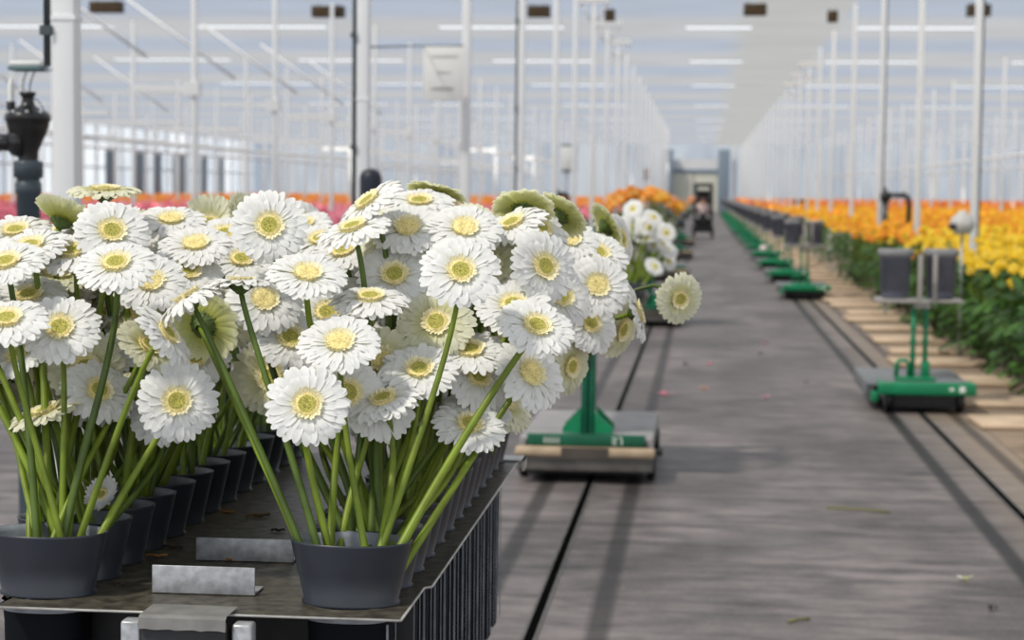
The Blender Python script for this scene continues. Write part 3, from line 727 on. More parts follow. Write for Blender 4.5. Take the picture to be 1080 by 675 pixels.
# heads that can be told apart: pixel, distance, elevation, azimuth, shape, row (0 left, 1 right), pot or None, label
FL = [
 (110,201,2.92,82,12,'creamflat',0,3,'creamy gerbera seen edge-on above its green calyx, highest of the left bunch'),
 (66,231,2.88,60,150,'cup',0,2,'gerbera turned away showing its yellow-green underside, below the slate pipe'),
 (16,244,2.86,64,-5,'open',0,1,'white gerbera at the left picture edge just below the slate pipe'),
 (32,260,2.72,62,-15,'open',0,0,'white gerbera tilted upward, second from the left edge under the pipe'),
 (76,266,2.74,62,-10,'open',0,1,'white gerbera tilted upward directly below the yellow-green turned-away head'),
 (118,244,2.76,36,18,'open',0,1,'large white gerbera facing the camera below the creamy edge-on head'),
 (122,278,2.60,54,0,'flat',0,0,'broad white gerbera tilted upward, overlapping the bottom of the large head below the edge-on one'),
 (6,277,2.62,60,-10,'open',0,0,'white gerbera cut by the left picture edge, midway down the bunch'),
 (30,312,2.72,62,0,'open',0,1,'white gerbera tilted upward behind the two lowest left heads'),
 (7,337,2.52,60,0,'flat',0,0,'white gerbera with pale green disc cut by the left edge, low in the bunch'),
 (63,346,2.60,38,4,'open',0,0,'white gerbera with yellow-ringed disc facing the camera low at the left'),
 (90,388,2.74,14,10,'creamflat',0,2,'shaded cream gerbera hanging just under the low left white head'),
 (44,396,2.80,-5,-35,'cream',0,2,'shaded pale gerbera turned aside, left of the shaded cream head'),
 (180,232,3.00,66,5,'open',0,4,'white gerbera with bright yellow disc at the top, left of the tall upright head'),
 (150,244,3.06,60,-10,'open',0,4,'small white gerbera peeping out behind the large left head'),
 (206,258,2.86,60,0,'open',0,3,'white gerbera tilted upward below the one at the top with bright yellow disc'),
 (158,297,2.72,46,14,'open',0,2,'white gerbera with golden disc right of the broad upward-tilted left head'),
 (197,286,2.82,50,28,'open',0,3,'white gerbera tilted right, partly behind the drooping edge-on head'),
 (284,238,2.76,20,6,'open',1,1,'tall white gerbera facing the camera in the middle of the top edge, pink bed behind'),
 (198,313,2.60,58,-88,'reflex',1,0,'gerbera seen edge-on and tilted down to the left, dark calyx, stem from the right pot'),
 (254,297,2.62,86,175,'flat',1,0,'small edge-on gerbera with dark cup-shaped calyx beside the tilted edge-on head'),
 (216,342,2.74,14,160,'away',1,0,'yellow-green underside of a gerbera turned fully away, round calyx in the middle'),
 (176,352,2.56,38,78,'flat',0,0,'narrow side-on gerbera tilted up to the right on a long slanting stem'),
 (207,377,2.80,32,0,'open',0,4,'small white gerbera between the turned-away head and the lowest left upright head'),
 (187,423,2.62,12,4,'open',0,0,'round white gerbera facing the camera low in the middle, above the fourth left pot'),
 (279,316,2.76,36,18,'open',1,1,'white gerbera with golden disc under the tall upright head'),
 (324,289,2.66,58,12,'open',1,1,'broad white gerbera with yellow disc tilted upward right of the tall upright head'),
 (358,361,2.60,50,4,'open',1,0,'white gerbera with yellow disc above the big low round one'),
 (324,427,2.52,24,5,'open',1,0,'lowest and largest round white gerbera facing the camera above the front right pot'),
 (306,357,2.76,42,22,'open',1,2,'white gerbera turned right, left of the head above the big low one'),
 (403,380,2.74,34,10,'creamflat',1,1,'gerbera with cream-streaked petals and golden disc, half behind a thick stem'),
 (416,290,2.82,38,0,'open',1,2,'bowl-shaped white gerbera left of the central camera-facing head'),
 (390,314,2.70,72,0,'flat',1,1,'flat white gerbera seen low from the side, below the bowl-shaped one'),
 (430,240,2.86,50,-5,'open',1,2,'white gerbera with yellow disc upper centre, under the top head'),
 (490,241,2.86,50,5,'open',1,2,'white gerbera with large yellow disc above the central camera-facing head'),
 (442,213,3.02,68,0,'open',1,4,'white gerbera at the very top centre tilted upward'),
 (388,213,2.82,50,-62,'flat',1,2,'white gerbera tilted steeply left and rising to the top beside the navy cap'),
 (372,240,2.76,66,-40,'flat',1,1,'edge-on creamy gerbera under the steeply tilted one, dark calyx below'),
 (362,265,2.92,58,-25,'open',1,3,'white gerbera half hidden below the edge-on creamy head'),
 (461,202,3.12,70,140,'away',1,5,'small gerbera turned away at the top centre showing a pale green underside'),
 (486,286,2.64,34,5,'open',1,0,'large white gerbera facing the camera in the centre of the right bunch'),
 (460,340,2.78,30,-4,'creamflat',1,1,'bowl-shaped cream gerbera right below the central camera-facing head'),
 (574,281,2.86,16,32,'open',1,2,'white gerbera with brown-ringed disc turned to the right, right of the central head'),
 (540,236,2.94,58,-45,'flat',1,3,'white gerbera tilted edge-on between the yellow-disc head and the turned-away heads'),
 (552,219,3.02,52,176,'away',1,4,'gerbera turned away showing a dark green calyx, left of the two at the top right'),
 (590,226,3.08,44,142,'away',1,5,'gerbera turned away showing a dark green calyx, right of the two at the top right'),
 (570,240,3.02,42,40,'open',1,4,'small white gerbera under the two turned-away heads'),
 (630,301,3.28,22,10,'open',1,5,'white gerbera with green-centred yellow disc facing the camera at the right edge of the bunch'),
 (631,267,3.50,46,18,'open',1,7,'white gerbera tilted upward just behind the right-edge camera-facing head'),
 (602,252,3.40,44,10,'open',1,6,'white gerbera with small golden disc below the right turned-away head'),
 (566,344,2.72,48,22,'open',1,0,'white gerbera with pale disc on a thick slanting stem, right of the centre'),
 (541,322,2.82,48,0,'open',1,1,'white gerbera just behind the pale-disc head on the slanting stem'),
 (560,394,2.76,26,36,'open',1,1,'white gerbera with golden disc leaning out lowest at the right'),
 (496,370,2.78,62,0,'open',1,1,'white gerbera with yellow-cream disc seen low, left of the slanting stems'),
 (442,390,2.70,54,0,'open',1,0,'white gerbera with narrow petals and olive disc below the bowl-shaped cream one'),
 (542,300,3.10,42,0,'open',1,4,'small white gerbera right behind the central camera-facing head'),
 (622,340,3.32,22,34,'open',1,6,'white gerbera hanging below the right-edge camera-facing head'),
 (673,329,3.42,16,82,'flat',1,7,'gerbera seen side-on facing right, at the end of a level stem'),
 (656,347,3.52,-15,55,'creamflat',1,8,'cream gerbera drooping behind the side-on head'),
 (717,315,3.60,-6,22,'creamflat',1,8,'creamy gerbera alone over the aisle on a bright arching stem'),
 (602,386,3.30,-5,50,'creamflat',1,6,'small cream gerbera low behind the outermost slanting stems'),
 (641,238,3.62,28,112,'away',1,8,'gerbera turned to the right with a green calyx, in front of the far white bunch'),
 (655,252,3.72,14,62,'open',1,9,'small white gerbera beside the one turned right with green calyx'),
 (514,396,2.92,20,0,'creamflat',1,3,'shaded cream gerbera behind the slanting stems'),
 (237,247,3.08,60,0,'open',0,5,'white gerbera half hidden left of the tall upright head'),
 (255,274,3.02,55,10,'open',0,4,'white gerbera below the tall upright head, crossed by its stem'),
 (338,253,3.08,62,-10,'open',1,5,'white gerbera right of the tall upright head, low against the pink bed'),
 (285,398,2.84,10,-20,'cream',1,2,'withered cream gerbera behind the big low round one'),
 (513,262,3.05,45,10,'open',1,4,'white gerbera filling the gap right of the large yellow-disc head'),
 (345,330,2.88,45,0,'open',1,3,'white gerbera in shade behind the broad upward-tilted head'),
 (20,395,2.84,20,-30,'cream',0,3,'pale gerbera low by the left picture edge in shade'),
 (592,312,3.12,25,30,'open',1,4,'white gerbera behind the one with the brown-ringed disc'),
 (432,318,2.95,40,10,'open',1,3,'white gerbera in shade between the flat and the bowl-shaped heads'),
 (148,330,2.92,35,-10,'creamflat',0,3,'shaded cream gerbera behind the stems under the golden-disc head'),
 (240,330,2.95,30,20,'creamflat',0,4,'shaded cream gerbera right of the fully turned-away head'),
 (525,345,2.98,30,25,'open',1,3,'white gerbera in shade behind the pale-disc head'),
]
for (px, py, D, el, az, kd, side, k, lab) in FL:
    D = D+0.02
    h = at(px, py, D)
    if k is None: k = max(0, min(NP_-1, round((D-PY[0])/PSP)))
    b = pot_base(side, k)
    bend = None; r0 = 0.0056; yel = 'golden' in lab or 'yellow disc' in lab
    if 'arching stem' in lab: bend = (-0.085, 0.03, 0.115); b = Vector((PX[1]+0.05, PY[9], ZP+0.012))
    if 'fourth left pot' in lab: b = Vector((PX[0]+0.045, PY[0]-0.01, ZP+0.012)); bend = (-0.06, 0.05, -0.09)
    if 'long slanting stem' in lab: b = Vector((PX[0]+0.02, PY[0]+0.01, ZP+0.012)); bend = (-0.05, 0.03, -0.045)
    if 'stem from the right pot' in lab: b = Vector((PX[1]-0.042, PY[0]-0.01, ZP+0.012)); bend = (0.03, 0.0, -0.05)
    if 'cup-shaped calyx' in lab: b = Vector((PX[1]-0.030, PY[0]-0.012, ZP+0.012)); bend = (0.012, 0.0, -0.08)
    if 'fully away' in lab: b = Vector((PX[1]-0.046, PY[0]+0.005, ZP+0.012)); bend = (0.035, -0.07, -0.05)
    if 'thick slanting stem' in lab: b = Vector((PX[1]+0.036, PY[0]-0.02, ZP+0.012)); bend = (-0.07, 0.03, -0.10); r0 = 0.0064
    if 'leaning out lowest' in lab: b = Vector((PX[1]+0.048, PY[0]-0.012, ZP+0.012)); bend = (-0.06, 0.04, -0.08); r0 = 0.0064
    if 'lowest and largest round' in lab: b = Vector((PX[1]-0.022, PY[0]+0.012, ZP+0.012)); bend = (-0.03, 0.06, -0.05)
    if 'level stem' in lab: bend = (-0.13, 0.02, -0.03)
    sz = 1.05
    if 'turned away' in lab or 'turned to the right with' in lab: sz = 0.92
    if 'arching stem' in lab: sz = 0.88
    if 'side-on gerbera tilted' in lab or 'small' in lab: sz = 0.95
    gerbera(b, h, nrm(el, az), lab, kd, sz, 'white gerberas in the front trolley', yellow=yel, bend=bend, r0=r0)
# the drooping spent flower low among the left stems
gerbera(Vector((PX[0]+0.02, PY[1], ZP+0.012)), at(106,520,2.70), nrm(-22, 48), 'small wilted gerbera hanging low between the first left pots', 'droop', 0.52, 'white gerberas in the front trolley', bend=(-0.06,0.0,0.05), r0=0.003)
# the crowd behind
NF = 0
for side in (0, 1):
    for k in range(NP_):
        mb_ = 5 if k < 3 else (7 if k < 10 else 5); m = mb_ + ((4 if k < 5 else 2) if side == 0 else 0)
        for j in range(m):
            b = pot_base(side, k, 0.85)
            if k < 3:
                zt = RND.uniform(1.12, 1.21) if side else RND.uniform(1.14, 1.27); dy = RND.uniform(0.08, 0.20)
            else:
                zt = RND.uniform(1.20, 1.42); dy = RND.uniform(-0.05, 0.07)
            hx = PX[side] + RND.uniform(-0.15, 0.15) + (0.03 if side == 1 else -0.03)
            if j >= mb_: hx = PX[0]-RND.uniform(0.02, 0.22); zt = RND.uniform(1.20, 1.38)
            if side == 1 and hx > PX[1]+0.10: zt = min(zt, 1.36)
            h = Vector((hx, PY[k]+dy, zt))
            out = Vector((hx-PX[side], dy-0.03, 0))
            nv = Vector((out.x*4+RND.uniform(-0.6,0.6), -0.55+RND.uniform(-0.5,0.4), RND.uniform(0.35, 1.1)))
            kd = RND.choice(['open','open','open','open','flat','cream','creamflat'])
            if k < 3: kd = RND.choice(['open','creamflat','flat'])
            gerbera(b, h, nv, 'white gerbera in the crowded mass behind the front heads of the trolley, %s half' % ('left' if side == 0 else 'right'), kd, RND.uniform(0.95, 1.06), 'white gerberas crowded in the %s half of the trolley' % ('left' if side == 0 else 'right'))
            NF += 1
# ------------------------------------------------------------------ carts down the left side of the aisle
def wheel(parent, x, y, r=0.10, w=0.025):
    u = MB(); u.lathe([(0.001,-w),(r*0.9,-w),(r,-w*0.7),(r,w*0.7),(r*0.9,w),(0.001,w)], n=18, axis='X', org=(x, y, r)); return u.build('wheel', MT['black'], parent)
SEG = {'0':'abcdef','1':'bc','2':'abged','3':'abgcd','7':'abc','8':'abcdefg'}
def digit(mb, ch, x, z, w, h, y):
    t = h*0.17
    R = {'a':(x,z+h-t,x+w,z+h),'d':(x,z,x+w,z+t),'g':(x,z+h/2-t/2,x+w,z+h/2+t/2),'b':(x+w-t,z+h/2,x+w,z+h),'c':(x+w-t,z,x+w,z+h/2),'f':(x,z+h/2,x+t,z+h),'e':(x,z,x+t,z+h/2)}
    for s in SEG[ch]:
        a = R[s]; mb.box((a[0],y-0.0015,a[1]), (a[2],y,a[3]))
def green_cart(Y, label, number=True, X=-0.575):
    r = empty('green_cart', (X, Y, 0)); tag(r, label, 'cart', 'green carts on the left floor track')
    b = MB(); b.box((-0.34,-0.60,0.205),(0.34,0.62,0.225),0,0.006); b.box((-0.34,-0.60,0.16),(-0.31,0.62,0.21)); b.box((0.31,-0.60,0.16),(0.34,0.62,0.21)); b.build('deck', MT['deck_pale'], r)
    b = MB(); b.box((-0.30,-0.625,0.185),(0.30,-0.598,0.245),0,0.004); b.box((-0.30,-0.60,0.226),(0.30,-0.52,0.232)); fr = b.build('front_frame', MT['cart_green_dark'], r)
    if number:
        b = MB(); digit(b,'2',0.135,0.196,0.022,0.038,-0.6255); digit(b,'7',0.165,0.196,0.022,0.038,-0.6255); b.build('number', MT['label_white'], fr)
        b = MB()
        for i in range(4): digit(b,'8',-0.215+i*0.022,0.197,0.015,0.032,-0.6255)
        b.build('lettering', MT['label_white'], fr)
    b = MB(); b.box((-0.355,-0.70,0.135),(0.355,-0.627,0.185),0,0.015); bp = b.build('bumper', MT['bumper'], r)
    b = MB(); b.box((-0.12,-0.704,0.13),(0.12,-0.698,0.188)); b.box((-0.345,-0.703,0.128),(0.345,-0.69,0.142)); b.build('worn_patch', MT['bumper_dark'], bp)
    b = MB(); b.box((-0.345,-0.69,0.065),(0.345,-0.63,0.132),0,0.006); b.build('cross_bar', MT['bar_grey'], r)
    b = MB(); b.box((-0.30,-0.60,0.035),(0.30,0.58,0.155),0,0.01); b.build('shade_box', MT['rubber'], r)  # black box added in place of the shadow beneath the cart
    b = MB(); b.tube([(0.345,-0.66,0.17),(0.385,-0.66,0.17)],0.012,8); b.tube([(0.378,-0.66,0.17),(0.392,-0.66,0.17)],0.022,8); b.build('side_pin', MT['black'], r)
    b = MB()
    b.box((-0.036,-0.46,0.226),(-0.004,-0.38,1.0-0.09),0,0.003); b.box((0.004,-0.46,0.226),(0.036,-0.38,0.91),0,0.003); b.box((-0.02,-0.41,0.226),(0.02,-0.39,0.91))
    col = b.build('column', MT['cart_green_dark'], r)
    for yy, zt in ((-0.47,0.34),(-0.30,0.36)):
        for s in (-1,1):
            b = MB(); V = [(s*0.036,yy,0.232),(s*0.13,yy,0.232),(s*0.13,yy,0.262),(s*0.036,yy,zt),(s*0.036,yy+0.02,0.232),(s*0.13,yy+0.02,0.232),(s*0.13,yy+0.02,0.262),(s*0.036,yy+0.02,zt)]
            b.add(V, [(0,1,2,3),(7,6,5,4),(0,4,5,1),(1,5,6,2),(2,6,7,3),(3,7,4,0)], 0, False)
            b.build('gusset', MT['cart_green'], r)
    for sx in (-1,1):
        for sy in (-0.45,0.45): wheel(r, sx*0.33, sy, 0.08, 0.022)
    return r
plate2 = MB(); plate2.box((-0.29,-0.50,0),(0.29,0.50,0.004)); plate2.box((-0.29,-0.505,-0.03),(0.29,-0.50,0.004))
p2m = plate2.build('top_plate', [MT['plate']], link=False).data
pot2 = MB(); pot2.lathe([(0.055,0.0),(0.068,0.005),(0.085,0.09),(0.082,0.09),(0.062,0.01)], n=20, sy=0.75); p2c = pot2.build('collar', MT['pot'], link=False).data
def stocked(r, Y, X, rows_, nm):
    t = child('top_plate', p2m, r, (0,-0.10,0.912))
    out = []
    for k in range(rows_):
        for s in (-1,1):
            o = bpy.data.objects.new('flower_pot', p2c); C.objects.link(o); o.location = (X+s*0.195, Y-0.52+k*0.17, 0.917)
            tag(o, 'dark pot on the %s, %s from the front, %s side' % (nm, ORD[k], 'left' if s < 0 else 'right'), 'pot', 'dark pots on the '+nm); out.append(o)
    return out
# far-head meshes (small in the picture)
def far_head(seed, mats):
    return head_mesh('open', seed, 1).build('petals', mats, link=False).data
FH = {'white': [far_head(i, [MT['petal'], MT['petal_back']]) for i in range(2)],
      'orange': [far_head(i+5, [MT['orange'], MT['orange']]) for i in range(2)], 'amber': [far_head(i+5, [MT['amber'], MT['amber']]) for i in range(2)],
      'salmon': [far_head(i+9, [MT['salmon'], MT['salmon']]) for i in range(2)]}
FD = disc_mesh(3, 1).build('flower_disc', [MT['disc_green'], MT['floret'], MT['floret']], link=False).data
def far_gerbera(base, h, nv, label, col, group, size=1.05):
    root = empty({'white':'white_gerbera','salmon':'salmon_gerbera'}.get(col,'orange_gerbera'), base); tag(root, label, 'flower', group); H = Vector(h)-Vector(base); nv = Vector(nv).normalized()
    pts = bez(Vector((0,0,0)), Vector((H.x*0.25,H.y*0.25,H.z*0.4)), H-nv*0.07-Vector((0,0,0.06)), H-nv*0.006, 7)
    s = MB(); s.tube(pts, 0.0058, 5); s.build('stem', MT['stem'], root)
    q = nv.to_track_quat('Z','Y') @ Quaternion((0,0,1), RND.uniform(0,6))
    child('petals', RND.choice(FH[col]), root, H, q, size); child('flower_disc', FD, root, H, q, size)
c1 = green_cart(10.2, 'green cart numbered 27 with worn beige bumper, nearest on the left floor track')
stocked(c1, 10.2, -0.575, 6, 'nearest left cart')
for k in range(50):
    s = 1 if k % 2 else -1; j = RND.randrange(6)
    b = Vector((-0.575+s*0.195+RND.uniform(-0.05,0.05), 10.2-0.52+j*0.17+RND.uniform(-0.03,0.03), 0.93))
    out = RND.uniform(-0.04, 0.20)*s
    zt = 1.42-abs(out)*0.55-RND.uniform(0,0.16)
    if k > 44: out = RND.uniform(0.12,0.2); s = 1; zt = RND.uniform(1.05,1.2); b.x = -0.36
    h = Vector((-0.575+s*0.195+abs(out)*s if out*s > 0 else -0.575+s*0.195+out, b.y+RND.uniform(-0.10,0.04), zt))
    far_gerbera(b, h, (out*3+RND.uniform(-0.4,0.4), -0.7+RND.uniform(-0.4,0.3), RND.uniform(0.3,1.0)), 'white gerbera in the out-of-focus bunch standing on the nearest left cart', 'white', 'white gerberas on the nearest left cart')
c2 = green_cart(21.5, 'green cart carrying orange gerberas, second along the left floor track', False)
stocked(c2, 21.5, -0.575, 5, 'second left cart')
for k in range(58):
    s = 1 if k % 2 else -1; j = RND.randrange(5)
    b = Vector((-0.575+s*0.195+RND.uniform(-0.05,0.05), 21.5-0.52+j*0.17, 0.93)); out = RND.uniform(-0.18,0.28)
    h = Vector((-0.575+s*(0.195+out)-0.12, b.y+RND.uniform(-0.1,0.05), 1.50-max(0,out)*0.6-RND.uniform(0,0.10)))
    far_gerbera(b, h, (s*out*3, -0.8, RND.uniform(0.2,0.9)), 'orange gerbera in the blurred bunch on the second left cart', 'amber' if (s > 0 and k % 4 == 1) else 'orange', 'orange gerberas on the second left cart', 1.15)
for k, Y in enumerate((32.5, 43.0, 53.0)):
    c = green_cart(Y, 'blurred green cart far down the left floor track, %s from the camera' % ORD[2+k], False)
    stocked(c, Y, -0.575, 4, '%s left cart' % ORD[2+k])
for k in range(14):
    s = 1 if k % 2 else -1
    b = Vector((-0.575+s*0.195+RND.uniform(-0.05,0.05), 52.5+RND.uniform(-0.2,0.4), 0.93)); h = Vector((b.x+RND.uniform(-0.05,0.14)*s, b.y-0.05, RND.uniform(1.12,1.33)))
    far_gerbera(b, h, (RND.uniform(-0.3,0.3), -0.9, 0.5), 'salmon gerbera in the small blurred bunch on the fifth left cart', 'salmon', 'salmon gerberas on the fifth left cart', 1.3)

# ------------------------------------------------------------------ bucket carts on the right floor track
def make_bucket_cart():
    r = empty('bucket_cart', (0,0,0))
    b = MB(); b.box((-0.37,-0.50,0.175),(0.33,0.62,0.20),0,0.008); b.box((-0.37,-0.45,0.10),(-0.34,0.60,0.18),0,0.005); b.build('deck', MT['deck_grey'], r)
    b = MB(); b.box((-0.30,-0.62,0.13),(0.35,-0.54,0.215),0,0.012); b.box((-0.35,-0.60,0.08),(-0.30,-0.55,0.15),0,0.008)
    for s in (-0.28, 0.33): b.box((s-0.015,-0.60,0.16),(s+0.015,-0.35,0.21),0,0.005)
    fr = b.build('front_frame', MT['cart_green'], r)
    b = MB(); b.box((0.235,-0.6225,0.155),(0.275,-0.620,0.195)); b.build('sticker', MT['label_white'], fr); b = MB(); b.box((0.17,-0.6225,0.165),(0.20,-0.620,0.185)); b.build('sticker', MT['label_white'], fr)
    for i, x in enumerate((-0.045, 0.045)):
        b = MB(); b.tube([(x,-0.30+0.06*i,0.20),(x,-0.30+0.06*i,0.76)],0.016,8)
        for z in (0.36,0.46,0.56,0.66): b.box((x-0.022,-0.32+0.06*i,z),(x+0.022,-0.28+0.06*i,z+0.018))
        b.build('pole', MT['cart_green'], r)
    b = MB()
    b.box((-0.16,-0.34,0.20),(0.11,-0.20,0.225),0,0.006); b.box((0.02,-0.30,0.22),(0.075,-0.22,0.33),0,0.005)
    b.tube([(-0.15,-0.27,0.22),(-0.15,-0.27,0.31),(-0.13,-0.27,0.335),(-0.085,-0.27,0.335),(-0.065,-0.27,0.31),(-0.065,-0.27,0.22)],0.016,8)
    b.build('foot_bracket', MT['cart_green'], r)
    b = MB(); b.box((-0.30,-0.36,0.735),(0.0,0.02,0.76),0,0.006); b.box((-0.25,-0.34,0.66),(-0.23,-0.30,0.74)); b.box((0.0,-0.26,0.735),(0.30,0.12,0.755),0,0.006); b.box((-0.05,-0.33,0.70),(0.06,-0.18,0.74)); b.build('bucket_tray', MT['tray'], r)
    for x in (-0.012, 0.10):
        b = MB(); b.box((x-0.018,-0.375 if x < 0.05 else -0.272,0.73),(x+0.014,-0.36 if x < 0.05 else -0.258,1.07),0,0.004); b.build('strap', MT['strap'], r)
    b = MB(); b.box((-0.19,-0.52,0.03),(0.23,0.58,0.165),0,0.01); b.build('shade_box', MT['rubber'], r)  # added black block that gives the dark shade below the deck
    for sx in (-0.22,0.26):
        for sy in (-0.45,0.45): wheel(r, sx, sy, 0.085)
    return r
def bucket_mesh():
    b = MB(); b.lathe([(0.001,0.0),(0.085,0.0),(0.09,0.01),(0.104,0.29)], n=28, sy=1.15, power=3.2, mi=0)
    for i in range(10):
        a = 2*PI*i/10; 
    b.lathe([(0.106,0.285),(0.118,0.29),(0.120,0.335),(0.113,0.34),(0.107,0.335),(0.098,0.05),(0.001,0.045)], n=28, sy=1.15, power=3.2, mis=[1,1,1,1,0,0])
    return b
bkm_ = bucket_mesh().build('flower_bucket', [MT['bucket'], MT['bucket_rim']], link=False).data
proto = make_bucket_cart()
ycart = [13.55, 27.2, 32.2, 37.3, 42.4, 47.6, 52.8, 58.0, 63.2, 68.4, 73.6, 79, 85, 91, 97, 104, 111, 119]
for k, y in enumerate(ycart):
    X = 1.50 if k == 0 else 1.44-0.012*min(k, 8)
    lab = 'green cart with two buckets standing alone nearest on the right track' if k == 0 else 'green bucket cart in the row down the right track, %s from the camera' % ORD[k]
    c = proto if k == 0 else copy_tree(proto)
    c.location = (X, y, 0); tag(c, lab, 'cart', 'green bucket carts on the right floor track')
    for j, (dx, dy) in enumerate(((-0.165,-0.17), (0.16,-0.06))):
        o = bpy.data.objects.new('flower_bucket', bkm_); C.objects.link(o); o.location = (X+dx, y+dy, 0.7625)
        side = 'left' if j == 0 else 'right'
        tag(o, '%s slate-grey bucket on the %s bucket cart of the right track' % (side, 'nearest' if k == 0 else ORD[k]), 'bucket', 'slate buckets on the right carts')
# a pale rag on one of the carts
b = MB(); b.lathe([(0.001,0.0),(0.07,0.01),(0.09,0.06),(0.07,0.12),(0.001,0.14)], n=14, sy=0.8)
o = b.build('cloth_bundle', MT['shirt'], None, (1.33, 41.9, 0.205)); tag(o, 'small pale bundle lying on the deck of a far right bucket cart', 'bundle')

# ------------------------------------------------------------------ flower beds
def bloom_geo(mb, c, nv, R, mi, mdisc, rnd, petals=9, disc=True):
    nv = nv.normalized(); u = nv.orthogonal().normalized(); w = nv.cross(u)
    n = petals*2; V = [c - nv*0.004]; a0 = rnd.uniform(0, 6)
    for i in range(n):
        a = a0+2*PI*i/n; r = R*(1.0 if i % 2 == 0 else 0.80)*rnd.uniform(0.92,1.05)
        V.append(c + (u*math.cos(a)+w*math.sin(a))*r + nv*(0.16*r*rnd.uniform(0.5,1.3)))
    for i in range(n):
        a = a0+2*PI*(i+0.5)/n; r = R*0.62
        V.append(c + (u*math.cos(a)+w*math.sin(a))*r + nv*(0.012+0.2*r))
    V.append(c + nv*0.010)
    F = [(0,1+i,1+(i+1)%n) for i in range(n)] + [(1+2*n, 1+n+i, 1+n+(i+1)%n) for i in range(n)]
    mb.add(V, F, mi, False)
    if disc:
        V = [c+nv*0.022] + [c+(u*math.cos(2*PI*i/7)+w*math.sin(2*PI*i/7))*R*0.24+nv*0.016 for i in range(7)]
        mb.add(V, [(0,1+i,1+(i+1)%7) for i in range(7)], mdisc, True)
def leaf_geo(mb, p, dirv, ln, wd, rnd, mi=0):
    """broad lobed leaf that arches over"""
    dirv = dirv.normalized(); side = dirv.cross(Vector((0,0,1)))
    side = side.normalized() if side.length > 0.01 else Vector((1,0,0))
    V = []; prof = [0.25, 0.75, 0.62, 1.0, 0.7, 0.85, 0.05]
    for i, pr in enumerate(prof):
        t = i/(len(prof)-1); c = p + dirv*(ln*t) + Vector((0,0,-0.45*ln*t*t))
        up = Vector((0,0,0.10*wd))
        V += [c - side*wd*0.5*pr + up, c, c + side*wd*0.5*pr + up]
    F = []
    for i in range(len(prof)-1):
        a = i*3; F += [(a,a+1,a+4,a+3),(a+1,a+2,a+5,a+4)]
    mb.add(V, F, mi, True)
def foliage_geo(seed, n=64, hgt=0.78, rad=0.30):
    rnd = random.Random(seed); mb = MB()
    for k in range(n):
        a = rnd.uniform(0, 2*PI); t = rnd.random(); z = 0.06+hgt*t**0.8
        r = rad*math.sqrt(max(0.05, 1-(t-0.45)**2*1.6))*rnd.uniform(0.55, 1.0)
        p = Vector((r*math.cos(a)*0.75, r*math.sin(a)*0.75, z))
        d = Vector((math.cos(a), math.sin(a), rnd.uniform(-0.25, 0.9)))
        leaf_geo(mb, p, d, rnd.uniform(0.13,0.24), rnd.uniform(0.06,0.10), rnd, 0 if rnd.random() < 0.72 else 1)
    for k in range(5):
        a = rnd.uniform(0, 2*PI); mb.tube([(0.03*math.cos(a),0.03*math.sin(a),0.0),(0.08*math.cos(a),0.08*math.sin(a),hgt*0.6)],0.008,5,1)
    return mb
FOL = [foliage_geo(i).build('foliage', [MT['leaf'], MT['leaf_dark']], link=False).data for i in range(4)]
def blossom(seed, col, lean):
    """one bloom with its stem, for a bed plant; origin at the plant's foot"""
    rnd = random.Random(seed); mb = MB(); a = rnd.uniform(0, 2*PI)
    hz = rnd.uniform(0.80, 1.06); r = rnd.uniform(0.05, 0.24)
    c = Vector((r*math.cos(a), r*math.sin(a), hz))
    mb.tube(bez(Vector((0.02*math.cos(a),0.02*math.sin(a),0.25)), Vector((0.04*math.cos(a),0.04*math.sin(a),0.6)), c-Vector((0,0,0.15)), c-Vector((0,0,0.005)), 4), 0.005, 4, 1)
    bloom_geo(mb, c, Vector((rnd.uniform(-0.5,0.5)+lean, -0.55+rnd.uniform(-0.4,0.4), rnd.uniform(0.35,1.0))), rnd.uniform(0.052,0.070), 0, 2, rnd)
    return mb
def bl_set(col, n, lean=-0.3):
    return [blossom(100*i+len(col), col, lean).build('blossom', [MT[col], MT['stem'], MT['disc_green'] if col == 'yellow' else MT[col]], link=False).data for i in range(n)]
BL = {c: bl_set(c, 7) for c in ('yellow', 'orange', 'amber', 'red_orange', 'pink', 'light_pink', 'crimson', 'salmon')}
def merged(seed, cols, nb):
    """a whole plant in one mesh, for plants too small to show their parts"""
    rnd = random.Random(seed); mb = foliage_geo(seed, 34)
    mats = [MT['leaf'], MT['leaf_dark'], MT['stem']]+[MT[c] for c in cols]
    for k in range(nb):
        a = rnd.uniform(0, 2*PI); r = rnd.uniform(0.03,0.26); c = Vector((r*math.cos(a), r*math.sin(a), rnd.uniform(0.82,1.07)))
        mb.tube([(0,0,0.3), c], 0.005, 4, 2, False)
        ci = 3+rnd.randrange(len(cols))
        bloom_geo(mb, c, Vector((rnd.uniform(-0.5,0.5), -0.5+rnd.uniform(-0.4,0.4), rnd.uniform(0.4,1.0))), rnd.uniform(0.052,0.068), ci, ci, rnd, 7, False)
    return mb.build('gerbera_plant', mats, link=False).data
SMALL = {'yellow': [merged(i, ['yellow'], 7) for i in range(3)], 'mix': [merged(i+3, ['yellow','amber'], 7) for i in range(3)],
         'amber': [merged(i+6, ['amber','amber','orange'], 8) for i in range(4)], 'orange': [merged(i+12, ['orange','red_orange','amber'], 8) for i in range(4)],
         'pink': [merged(i+20, ['pink','light_pink','crimson'], 8) for i in range(4)], 'pinkmix': [merged(i+26, ['pink','salmon','red_orange'], 8) for i in range(4)]}
rb_ = random.Random(21)
